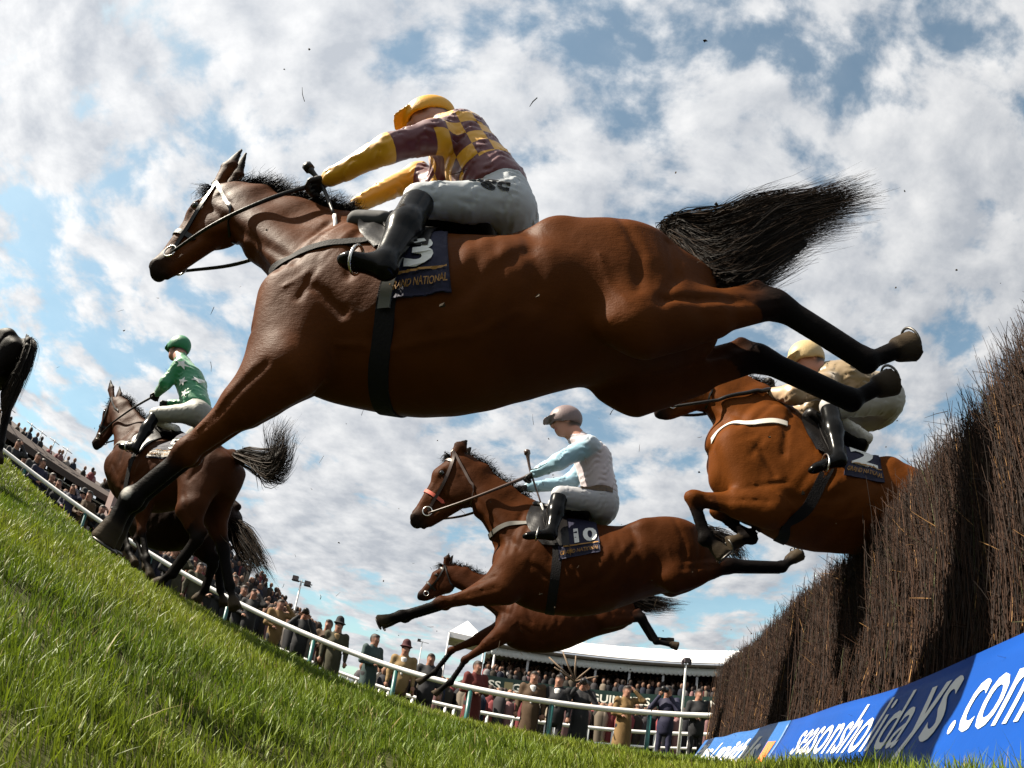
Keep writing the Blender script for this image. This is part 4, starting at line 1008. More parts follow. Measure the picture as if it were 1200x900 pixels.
# people behind the rail to the left
_az4 = _R.uniform(-64, -13, 900); _d4 = smooth_interp(_az4, _RD[:, 0], _RD[:, 1]); _r4 = _d4 + _R.uniform(3.6, 11, 900); _xy4 = pol(_az4, _r4)
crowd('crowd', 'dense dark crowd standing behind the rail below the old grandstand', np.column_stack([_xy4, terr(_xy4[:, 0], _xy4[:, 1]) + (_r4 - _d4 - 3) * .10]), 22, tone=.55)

# ---------------------------------------------------------------- white-roofed stand with sponsor boards
m_pvc = mat('roof_pvc', (.66, .65, .66), .45, .4, var=.04, vscale=1.5)
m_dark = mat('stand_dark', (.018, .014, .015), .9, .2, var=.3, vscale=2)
m_steel = mat('stand_steel', (.42, .42, .43), .5, .4)
def pz(el, r):
    return .25 + r * math.tan(math.radians(el))
stand = empty('grandstand', (*pol(12.0, 40.0), 0)); tag(stand, 'white-roofed grandstand packed with people behind the central spectators', 'grandstand')
AZ_S = np.linspace(1.4, 31, 56)
def sheet(name, rows, m, par, smooth=True, thick=None):
    """rows: list of n x 3 arrays"""
    n = len(rows[0]); V = np.concatenate(rows); F = [(i * n + j, i * n + j + 1, (i + 1) * n + j + 1, (i + 1) * n + j) for i in range(len(rows) - 1) for j in range(n - 1)]
    if thick is not None:
        k_ = len(V); V = np.concatenate([V, V + np.asarray(thick)]); F = F + [tuple(k_ + i for i in f[::-1]) for f in F]
        nr = len(rows)
        for j in range(n - 1):
            F += [(j + 1, j, k_ + j, k_ + j + 1), ((nr - 1) * n + j, (nr - 1) * n + j + 1, k_ + (nr - 1) * n + j + 1, k_ + (nr - 1) * n + j)]
        for i in range(nr - 1):
            F += [(i * n, (i + 1) * n, k_ + (i + 1) * n, k_ + i * n), ((i + 1) * n + n - 1, i * n + n - 1, k_ + i * n + n - 1, k_ + (i + 1) * n + n - 1)]
    return mobj(name, to_local(V, par), F, m, par, smooth)
def row(r, el=None, z=None, az=AZ_S):
    el_ = None if el is None else np.interp(az, (az[0], az[-1]), el)
    zz = .25 + r * np.tan(np.radians(el_)) if el is not None else np.full(len(az), float(z))
    return np.column_stack([pol(az, np.full(len(az), float(r))), zz])
roof = sheet('roof', [row(37.5, (8.75, 7.75)), row(39.5, (9.05, 8.1)), row(42, (9.45, 8.6)), row(45, (9.6, 8.9)), row(48, (9.2, 8.6))], m_pvc, stand, True, (0, 0, -.10))
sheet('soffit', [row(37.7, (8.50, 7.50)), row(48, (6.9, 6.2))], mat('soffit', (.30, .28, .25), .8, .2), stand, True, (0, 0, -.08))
# scalloped valance
_az5 = np.linspace(AZ_S[0], AZ_S[-1], 420); _top = row(38.2, (7.95, 7.0), az=_az5); _bot = _top.copy(); _bot[:, 2] -= .26 + .10 * np.abs(np.sin(np.arange(420) * .55))
_top[:, 2] += .12; sheet('valance', [_top, _bot], mat('valance', (.62, .66, .66), .6, .3), stand, True, (.02, .05, 0))
for a in np.arange(2.2, 31, 2.97):
    p = pol(a, 38.4); V, F = tube(np.array([(*p, 0), (*p, pz(float(np.interp(a, (1.4, 31), (8.3, 7.4))), 38.4))]), .075, 8); mobj('column', to_local(V, stand), F, m_steel, stand)
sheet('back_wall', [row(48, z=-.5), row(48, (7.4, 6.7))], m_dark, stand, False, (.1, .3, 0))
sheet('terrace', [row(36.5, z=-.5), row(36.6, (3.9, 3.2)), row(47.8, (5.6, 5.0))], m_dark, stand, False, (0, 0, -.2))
m_sign = mat('sign_green', (.006, .022, .018), .5, .3)
sheet('fascia', [row(36.3, (3.9, 3.2)), row(36.3, (5.55, 4.75))], m_sign, stand, False, (.05, .14, 0))
m_cream = mat('sign_cream', (.72, .70, .62), .6, .3); m_gold = mat('harp_gold', (.16, .14, .07), .6, .3)
def fascia_text(s, az0, az1, e0, h):
    V, F = text_shape(s, .02); w = V[:, 0].max(); az = az0 + (az1 - az0) * V[:, 0] / w
    el = np.interp(az, (1.4, 31), (3.9, 3.2)) + (e0 + V[:, 1] * h) * np.interp(az, (1.4, 31), (1.65, 1.55))
    p = pol(az, np.full(len(az), 36.22)); mobj('lettering', to_local(np.column_stack([p, .25 + 36.22 * np.tan(np.radians(el))]), stand), F, m_cream, stand, False)
for a0 in (-5.6, 4.1, 10.9, 19.4):
    if a0 > 0:
        fascia_text('GUINNESS', a0, a0 + 5.2, .33, .62)
    else:
        fascia_text('SS', 2.0, 3.1, .33, .62)
for a in (3.4, 10.0, 17.3):
    p0, p1 = pol(a, 36.2), pol(a + .75, 36.2); z0, z1 = pz(4.05, 36.2) - .01 * a, pz(5.2, 36.2) - .01 * a
    V = np.array([(*(p0 * .8 + p1 * .2), z0), (*(p0 * .25 + p1 * .75), z0), (*p1, z0 + .35), (*p1, z1), (*p0, z1), (*p0, z0 + .45)]); mobj('harp_emblem', to_local(V, stand), [(0, 1, 2, 3, 4, 5)], m_gold, stand, False)
_sp = []
for k_, r in enumerate(np.linspace(37.4, 46.5, 11)):
    a = np.arange(1.8, 30.5, .62) + _R.uniform(-.2, .2, len(np.arange(1.8, 30.5, .62)))
    p = pol(a, np.full(len(a), r)); e = np.interp(a, (1.4, 31), (3.9, 3.2)) + (r - 36.6) / 11.2 * np.interp(a, (1.4, 31), (1.7, 1.8))
    _sp.append(np.column_stack([p, .25 + r * np.tan(np.radians(e)) - .15]))
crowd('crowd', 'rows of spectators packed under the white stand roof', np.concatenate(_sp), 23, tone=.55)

# ---------------------------------------------------------------- small white marquee beside the stand
mq = empty('marquee', (*pol(-.9, 40), 0)); tag(mq, 'small white peaked marquee left of the long stand', 'tent')
_a = [-1.9, -.2, 1.1]; pk_ = (*pol(-.6, 43), pz(10.1, 43)); cn = [(*pol(-2.0, 40), pz(8.9, 40)), (*pol(1.2, 40), pz(8.7, 40)), (*pol(1.2, 46), pz(7.9, 46)), (*pol(-2.0, 46), pz(8.1, 46))]
V = np.array(cn + [pk_] + [(c[0], c[1], c[2] - .35) for c in cn]); F = [(0, 1, 4), (1, 2, 4), (2, 3, 4), (3, 0, 4), (0, 5, 6, 1), (1, 6, 7, 2), (2, 7, 8, 3), (3, 8, 5, 0)]
mobj('roof', to_local(V, mq), F, m_pvc, mq, False)
for c in cn:
    V, F = tube(np.array([(c[0], c[1], 0), (c[0], c[1], c[2] - .1)]), .06, 6); mobj('pole', to_local(V, mq), F, m_steel, mq)

# ---------------------------------------------------------------- flag on the stand roof
fl = empty('flag', (*pol(9.6, 44), pz(9.3, 44))); tag(fl, 'small dark flag flying on the white stand roof', 'flag')
p = pol(10.0, 44); V, F = tube(np.array([(*p, pz(9.3, 44)), (*p, pz(10.4, 44))]), .03, 6); mobj('pole', to_local(V, fl), F, m_steel, fl)
_g = np.array([(*pol(10.0 - .8 * u_, 44), pz(10.35 - v_ * (.55 + .25 * u_) - .35 * u_, 44)) for v_ in np.linspace(0, 1, 4) for u_ in np.linspace(0, 1, 8)]); _g[:, 1] += .12 * np.sin(np.tile(np.linspace(0, 5, 8), 4))
mobj('cloth', to_local(_g, fl), [(i * 8 + j, i * 8 + j + 1, (i + 1) * 8 + j + 1, (i + 1) * 8 + j) for i in range(3) for j in range(7)], mat('flag_dark', (.03, .02, .05), .8, .2), fl)

# ---------------------------------------------------------------- old grandstand on the left
AZ_L = np.linspace(-66, -29.5, 40)
old = empty('grandstand', (*pol(-45.0, 40.0), 2.0)); tag(old, 'old brown-roofed grandstand with balconies above the crowd by the rail', 'grandstand')
m_brown = mat('old_roof', (.052, .038, .034), .8, .3, var=.15, vscale=1.5); m_brick = mat('old_wall', (.03, .024, .022), .9, .2, var=.3, vscale=2)
e_ = lambda a, b: (a, b)
sheet('wall', [row(40, z=.5, az=AZ_L), row(40, (12.9, 10.2), az=AZ_L)], m_brick, old, False, (-.1, .3, 0))
sheet('roof', [row(36.5, (14.0, 10.9), az=AZ_L), row(37.2, (14.7, 11.2), az=AZ_L), row(43, (15.4, 11.4), az=AZ_L)], m_brown, old, False, (0, 0, -.18))
sheet('fascia', [row(36.45, (14.0, 10.9), az=AZ_L), row(36.45, (13.3, 10.4), az=AZ_L)], m_brown, old, False, (-.08, .06, 0))
for k_, (ea, eb) in enumerate(((12.6, 9.9), (11.4, 9.2))):
    sheet('balcony', [row(37.0, (ea, eb), az=AZ_L), row(40, (ea, eb), az=AZ_L)], m_brick, old, False, (0, 0, -.15))
    V, F = tube(row(37.0, (ea + .95, eb + .95), az=AZ_L), .05, 6); mobj('handrail', to_local(V, old), F, m_steel, old)
for a in np.arange(-65, -29.5, 2.6):
    p = pol(a, 37.1); V, F = tube(np.array([(*p, 1.0), (*p, pz(float(np.interp(a, (-66, -29.5), (14.0, 10.9))), 37.1))]), .06, 6); mobj('column', to_local(V, old), F, m_steel, old)
for a in (-43.6, -42.4, -41.0, -39.6, -46, -48):
    p = pol(a, 37.5); zt = pz(float(np.interp(a, (-66, -29.5), (14.7, 11.2))), 37.5)
    V, F = merge([tube(np.array([(*p, zt), (*p, zt + .9)]), .03, 5), tube(np.array([(*(p - .25), zt + .85), (*(p + .25), zt + .75)]), .025, 5)]); mobj('roof_aerial', to_local(V, old), F, m_steel, old)
tow = empty('turret', (*pol(-33.6, 36.0), 2)); tag(tow, 'pale pink turret with a pointed cap at the end of the old grandstand', 'turret')
p = pol(-33.4, 36); V, F = tube(np.array([(*p, 2.0), (*p, pz(12.4, 36)), (*p, pz(13.1, 36))]), [.75, .75, .15], 8); mobj('tower', to_local(V, tow), F, mat('turret_pink', (.24, .17, .16), .8, .3), tow, False)
_sp = []
for ea, eb in ((12.65, 9.95), (11.45, 9.25)):
    a = np.arange(-65, -30, .7) + _R.uniform(-.3, .3, 50)[:len(np.arange(-65, -30, .7))]
    p = pol(a, np.full(len(a), 37.9)); _sp.append(np.column_stack([p, .25 + 37.9 * np.tan(np.radians(np.interp(a, (-66, -29.5), (ea, eb)))) - .1]))
crowd('crowd', 'spectators lined up on the balconies of the old grandstand', np.concatenate(_sp), 24, tone=.7)
# open terrace that falls away towards the lamp post
AZ_T = np.linspace(-30.5, -14.5, 30); ter = empty('terrace', (*pol(-22.0, 32.0), 1)); tag(ter, 'stepped open terrace full of people right of the old grandstand', 'terrace')
_et = np.interp(AZ_T, (-30.5, -24, -21, -18, -14.5), (10.2, 9.7, 8.9, 7.0, 5.0))
for k_ in range(7):
    r = 27 + k_ * 1.4; f_ = (k_ + 1) / 7
    z = .25 + 35.4 * np.tan(np.radians(_et)); zb_ = np.interp(AZ_T, (-30.5, -14.5), (1.6, .6)); zz = zb_ + (z - zb_) * f_ * .95
    rows_ = [np.column_stack([pol(AZ_T, np.full(30, r)), zz - .9]), np.column_stack([pol(AZ_T, np.full(30, r)), zz]), np.column_stack([pol(AZ_T, np.full(30, r + 1.38)), zz])]
    sheet('step', rows_, mat('concrete', (.16, .13, .13), .9, .2, var=.2, vscale=2), ter, False)
_sp = []
for k_ in range(7):
    a = _R.uniform(-30, -15, 44); r = 27.6 + k_ * 1.4; z = .25 + 35.4 * np.tan(np.radians(np.interp(a, (-30.5, -24, -21, -18, -14.5), (10.2, 9.7, 8.9, 7.0, 5.0)))); zb_ = np.interp(a, (-30.5, -14.5), (1.6, .6))
    _sp.append(np.column_stack([pol(a, np.full(44, r)), zb_ + (z - zb_) * (k_ + 1) / 7 * .95 - .05]))
crowd('crowd', 'people crowding the open terrace steps right of the old grandstand', np.concatenate(_sp), 25, tone=.6)

# ---------------------------------------------------------------- masts
def lamp_post(az, r, el_top, label, heads=2):
    p = pol(az, r); z0 = float(terr(p[0], p[1])); zt = pz(el_top, r)
    o = empty('lamp_post', (*p, z0)); tag(o, label, 'lamp post')
    V, F = tube(np.array([(*p, z0), (*p, zt)]), [.06, .04], 8); mobj('pole', to_local(V, o), F, m_steel, o)
    for s in range(heads):
        c = (p[0] - .28 + .62 * s, p[1] - .1, zt + .02 - .12 * s); V, F = merge([box(c, (.26, .18, .20)), box((c[0], c[1] + .05, c[2] - .12), (.32, .22, .04))]); mobj('lamp_head', to_local(V, o), F, mat('lamp_dark', (.04, .03, .035), .6, .4), o, False)
    V, F = tube(np.array([(p[0] - .4, p[1], zt - .05), (p[0] + .55, p[1], zt - .12)]), .03, 6); mobj('cross_arm', to_local(V, o), F, m_steel, o)
lamp_post(-15.7, 30, 10.4, 'slim floodlight mast with two lamp heads beyond the rail')
lamp_post(-4.2, 55, 7.6, 'tiny distant floodlight mast on the skyline right of the hatted man', 1)
p = pol(18.95, 14.6); z0 = float(terr(p[0], p[1])); cp = empty('camera_pole', (*p, z0)); tag(cp, 'white pole carrying a remote camera beside the fence end', 'pole')
V, F = tube(np.array([(*p, z0), (*p, z0 + 2.2), (*p, pz(8.1, 14.6))]), [.04, .028, .02], 8); mobj('pole', to_local(V, cp), F, m_rail, cp)
V, F = merge([box((p[0], p[1], pz(8.25, 14.6)), (.12, .20, .10)), box((p[0] + .09, p[1], pz(8.1, 14.6)), (.06, .06, .14)), box((p[0] - .08, p[1], pz(8.05, 14.6)), (.05, .06, .10))]); mobj('camera_head', to_local(V, cp), F, mat('lamp_dark'), cp, False)

# ================================================================ HORSES AND JOCKEYS
COATS = {'A': (.062, .0178, .0032), 'B': (.042, .0125, .0032), 'C': (.034, .0098, .0030), 'D': (.078, .0225, .0038), 'E': (.038, .0120, .004), 'F': (.011, .005, .0035), 'G': (.004, .0025, .002)}
def coat_mat():
    m = mat('horse_coat', attr=True, rough=.46, spec=.032, bump=.10, bscale=260, var=.22, vscale=4.5, sheen=0)
    nt = m.node_tree; L = nt.links.new; b = nt.nodes['Principled BSDF']; tc = nt.nodes.new('ShaderNodeTexCoord')
    n = nt.nodes.new('ShaderNodeTexNoise'); n.inputs['Scale'].default_value = 7; n.inputs['Detail'].default_value = 4; L(tc.outputs['Object'], n.inputs['Vector'])
    r = nt.nodes.new('ShaderNodeMapRange'); r.inputs[3].default_value, r.inputs[4].default_value = .42, .68; L(n.outputs[0], r.inputs[0]); L(r.outputs[0], b.inputs['Roughness'])
    # soft relief of muscle and vein under the skin
    n2 = nt.nodes.new('ShaderNodeTexNoise'); n2.inputs['Scale'].default_value = 9; n2.inputs['Detail'].default_value = 4; n2.inputs['Distortion'].default_value = .2; L(tc.outputs['Object'], n2.inputs['Vector'])
    bp = nt.nodes.new('ShaderNodeBump'); bp.inputs['Strength'].default_value = .34; bp.inputs['Distance'].default_value = .02; L(n2.outputs[0], bp.inputs['Height'])
    mp = nt.nodes.new('ShaderNodeMapping'); mp.inputs['Scale'].default_value = (35, 160, 160); mp.inputs['Rotation'].default_value = (0, .5, .2); L(tc.outputs['Object'], mp.inputs[0])
    n3 = nt.nodes.new('ShaderNodeTexNoise'); n3.inputs['Scale'].default_value = 1.0; n3.inputs['Detail'].default_value = 3; L(mp.outputs[0], n3.inputs['Vector'])
    bq = nt.nodes.new('ShaderNodeBump'); bq.inputs['Strength'].default_value = .22; bq.inputs['Distance'].default_value = .004; L(n3.outputs[0], bq.inputs['Height']); L(bq.outputs[0], bp.inputs['Normal'])
    old = [l for l in nt.links if l.to_node == b and l.to_socket.name == 'Normal'][0].from_node
    L(bp.outputs[0], old.inputs['Normal'])
    return m
def muscle(B):
    """ribs and muscle swell in the surface itself"""
    anatomy(B)
    n = B.F.shape; X = np.stack(np.meshgrid(*[B.lo[i] + B.res * np.arange(n[i]) for i in range(3)], indexing='ij'), -1).astype(np.float32)
    d = X - B.T(0, 0, 0); a = (d @ B.ax) / B.S; z = (d @ B.up) / B.S
    w = np.exp(-((a + .38) / .22) ** 2) * np.exp(-((z + .48) / .20) ** 2)
    B.F = B.F + (.0035 * np.sin((a + .35 * z) * 62) * w).astype(np.float32)
def frame_matrix(O, psi):
    p = math.radians(psi)
    U = Vector((-math.cos(p), math.sin(p), 0)); Vv = Vector((-math.sin(p), -math.cos(p), 0))
    m = Matrix((U, Vv, Vector((0, 0, 1)))).transposed().to_4x4(); m.translation = Vector(O)
    return m
m_coat = coat_mat()
m_hair = mat('horse_hair', (.008, .006, .005), .70, .10, var=.5, vscale=30)
m_hair2 = mat('horse_hair_tip', (.026, .016, .010), .70, .10, var=.5, vscale=30)
m_eye = mat('horse_eye', (.006, .005, .005), .08, .7)
m_leather = mat('black_leather', (.006, .005, .005), .42, .28, bump=.1, bscale=90)
m_brownl = mat('brown_leather', (.045, .022, .014), .42, .5)
m_metal = mat('steel_bit', (.60, .58, .55), .25, .5, metal=1.0)
m_navy = mat('cloth_navy', (.009, .009, .027), .75, .3, bump=.25, bscale=60)
m_num = mat('numeral_white', (.62, .62, .60), .6, .3)
m_goldtxt = mat('cloth_gold', (.28, .14, .03), .6, .3)
m_elastic = mat('girth_black', (.007, .006, .007), .8, .15, bump=.3, bscale=120)
BLOBS = {}
m_shoe = mat('worn_aluminium', (.09, .085, .08), .45, .5, metal=1.0)

def horse_colours(B, V, coat, white=None):
    W = B.tags(V, 5, .010)
    pal = np.array([coat, (.004, .0032, .003), (.014, .009, .007), (.040, .030, .020), (.65, .62, .58)])
    J = B.joints
    # bay points: the coat darkens to black below knee and hock
    c = W @ pal
    for n in 'LR':
        for a, b in (('knee', 'ffet'), ('hock', 'hfet')):
            p0, p1 = np.array(J[a + n], float), np.array(J[b + n], float); d = p1 - p0; L = np.linalg.norm(d); d = d / L
            up_ = (V - p0) @ d; rad = np.linalg.norm((V - p0) - up_[:, None] * d, axis=1)
            lo_ = .01 if a == 'knee' else .16; t = np.clip((up_ + lo_) / .12, 0, 1) * (rad < .11) * (up_ > -.18) * (up_ < L + .03) * (W[:, 3] < .5)
            c = c * (1 - t[:, None] * .9) + np.array([.004, .0032, .003]) * t[:, None] * .9
    if white is not None:
        p, r = white; t = np.clip(1.4 - np.linalg.norm(V - np.array(p), axis=1) / r, 0, 1)[:, None]; c = c * (1 - t) + np.array([.68, .65, .60]) * t
    return c

def make_horse(n, label, res, group='racing horses', white=None, mane=900, tail=900, tw=.004, ghost=None):
    O, psi = FRAMES[n]; J = HORSES[n]
    B = horse_blob(J); B.field(res)
    muscle(B)
    V, Q = surface_net(B.F, B.lo, res); V = relax(V, Q, 2)
    M = frame_matrix(O, psi); base = np.array([B.T(-.4, 0, -.4)[0], 0, 0]); root_m = M @ Matrix.Translation((float(base[0]), 0, 0))
    root = empty('horse', mat=root_m); tag(root, label, 'horse', group)
    B.base = base; B.frame = root_m
    mobj('body', V - base, Q, m_coat, root, col=horse_colours(B, V, COATS[n], white))
    for s in (1, -1):
        c = B.Hd(.172, .080 * s, .034); a, b = np.meshgrid(np.linspace(0, math.pi, 8), np.linspace(0, 2 * math.pi, 13)[:-1], indexing='ij')
        P = np.stack([np.sin(a) * np.cos(b), np.sin(a) * np.sin(b), np.cos(a)], -1).reshape(-1, 3) * .020 * B.q + c - base
        mobj('eye', P, np.array([(i * 12 + j, i * 12 + (j + 1) % 12, (i + 1) * 12 + (j + 1) % 12, (i + 1) * 12 + j) for i in range(7) for j in range(12)]), m_eye, root)
    if n in 'ABD':                                             # light racing shoes
        for k_, lg in (('ffet', 'fhoof'), ('hfet', 'hhoof')):
            for s in 'LR':
                f_, h_ = np.array(J[k_ + s], float), np.array(J[lg + s], float); pd = nrm(h_ - f_); t_ = nrm(np.cross(B.sd, pd)); a = np.linspace(-2.5, 2.5, 18)
                Vs, Fs = tube(h_ - pd * .008 + t_ * .006 + (np.cos(a)[:, None] * t_ + np.sin(a)[:, None] * B.sd) * .053 * (.84 if lg == 'fhoof' else 1), .0055, 5); mobj('horseshoe', Vs - base, Fs, m_shoe, root)
    R = np.random.default_rng(ord(n))
    if n in TAILS and tail:
        g = [np.array(x) for x in TAILS[n]]
        dock = B.T(-1.14, 0, -.10)
        g = [np.concatenate([[dock + (x[0] - dock) * .3], x]) for x in g]
        cb = Blob(); mid = [np.mean([curve_pts(x, 8)[i] for x in g], 0) for i in range(8)]
        sp_ = [max(np.linalg.norm(curve_pts(g[0], 8)[i] - curve_pts(g[-1], 8)[i]) * .44, .03) for i in range(8)]
        cb.chain(mid[:7], [sp_[i] * (1, 1, .95, .8, .55, .35, .2)[i] for i in range(7)], B.sd, [.03, .045, .05, .05, .045, .035, .02], k=.03)
        Vc, Qc = blob_mesh(cb, .014, 1, (.006, 70., (.1, 1, .2), (.2, .4, 1), 1.)); k_ = int(tail * .72)
        Vt, Ft = strands(None, g, k_, tw, R, spread=.020, wild=.040, len_rng=(.5, 1.02)); t_ = mobj('tail', Vt - base, Ft, m_hair, root); mobj('tail_bulk', Vc - base, Qc, m_hair, t_)
        Vt, Ft = strands(None, g, tail - k_, tw * .9, R, spread=.026, wild=.045, len_rng=(.7, 1.10)); mobj('tail_locks', Vt - base, Ft, m_hair2, t_)
    if mane:
        poll = np.array(J['poll']); s0 = poll + B.hv[2] * .09 * B.q - B.hv[0] * .02; s1 = B.T(.16, 0, .0)
        m = 60; line = np.linspace(s0, s1, m) + B.up * .12
        line = B.along(line, np.broadcast_to(-B.up, line.shape), -.004, .4)
        gl = []
        for p in line[::6]:
            d = (B.up * .055 - B.ax * .06) * (.75 if n == 'A' else .45)
            gl.append(np.array([p - B.up * .01, p + d * .35, p + d * .75 - B.ax * .012, p + d * .85 - B.ax * .03]))
        Vt, Ft = strands(None, gl, mane, tw * .8, R, spread=.012, wild=.028, len_rng=(.5, 1.2), seg=6); mobj('mane', Vt - base, Ft, m_hair, root)
        f0 = B.Hd(.01, 0, .095); gl = [np.array([f0 + B.hv[1] * s, f0 + B.hv[2] * .03 + B.hv[1] * s * 1.3 + B.hv[0] * .02, f0 + B.hv[2] * .03 + B.hv[0] * .09 + B.hv[1] * s * 1.5]) for s in (-.03, .03)]
        Vt, Ft = strands(None, gl, mane // 8, tw * .8, R, spread=.008, wild=.03, seg=6); mobj('forelock', Vt - base, Ft, m_hair, root)
    BLOBS[n] = B
    return root

def thing_on(n, name, label, cat, group=None, at=None):
    """a thing carried by runner n, in that runner's frame"""
    B = BLOBS[n]; o = empty(name, mat=B.frame); tag(o, label, cat, group)
    return o

def make_bridle(n, label, noseband=None, rein_to=None, col=None):
    B = BLOBS[n]; b = B.base; o = thing_on(n, 'bridle', label, 'bridle', 'bridles')
    lm = col or m_leather; Hd = B.Hd; q = B.q; w = .022 * q
    for s in (1, -1):
        V, F = band(B, [Hd(-.02, .06 * s, .075), Hd(.06, .09 * s, .03), Hd(.20, .09 * s, -.02), Hd(.36, .07 * s, -.045), Hd(.455, .06 * s, -.055)], w); mobj('cheek_strap', V - b, F, lm, o)
        V, F = band(B, [Hd(-.02, .06 * s, .075), Hd(.04, .10 * s, -.03), Hd(.10, .09 * s, -.15), Hd(.13, .05 * s, -.22), Hd(.14, .0, -.24)], w * .8); mobj('throat_strap', V - b, F, lm, o)
        c = Hd(.458, .062 * s, -.06); h, hs, f = B.hv; a = np.linspace(0, 2 * math.pi, 17)
        V, F = tube(c + (np.cos(a)[:, None] * h + np.sin(a)[:, None] * f) * .034 * q + hs * s * .006, .005 * q, 6, False); mobj('bit_ring', V - b, F, m_metal, o)
    V, F = band(B, [Hd(.05, .09, .03), Hd(.055, .06, .09), Hd(.055, 0, .12), Hd(.055, -.06, .09), Hd(.05, -.09, .03)], w); mobj('browband', V - b, F, lm, o)
    V, F = band(B, [Hd(-.01, .065, .075), Hd(-.035, .035, .09), Hd(-.04, 0, .095), Hd(-.035, -.035, .09), Hd(-.01, -.065, .075)], w); mobj('headpiece', V - b, F, lm, o)
    pts = [Hd(.335, .055 * math.cos(t) * 1.3, -.03 + .10 * math.sin(t)) for t in np.linspace(math.pi * .5, math.pi * 2.5, 13)]
    V, F = band(B, pts, w * 1.15, n=60); mobj('noseband', V - b, F, noseband or lm, o)
    if rein_to is not None:
        for s, hnd in zip((1, -1), rein_to):
            c = Hd(.465, .068 * s, -.075); hnd = np.array(hnd); d = hnd - c; m1 = c + d * .35 - B.up * .035 + B.sd * s * .055; m2 = c + d * .7 - B.up * .03 + B.sd * s * .05
            P = curve_pts([c, m1, m2, hnd], 26); P = np.where((B.sample(P) < .012)[:, None], B.onto(P, .014), P)
            V, F = tube(P, np.linspace(.007, .0125, 26) * (1 if n == 'A' else 1.1), 6); mobj('rein', V - b, F, lm, o)
    return o

def cloth_map(B, C, s, t, off):
    """(s, t) on the number cloth -> point on the horse; s: front to back, t: bottom to top"""
    C = np.asarray(C, float); tl, tr, br, bl = C
    s = np.asarray(s, float)[..., None]; t = np.asarray(t, float)[..., None]
    P = (tl * (1 - s) + tr * s) * t + (bl * (1 - s) + br * s) * (1 - t)
    P = P + B.sd * (.62 - P @ B.sd)[..., None]
    return B.along(P, -B.sd, off, .62)

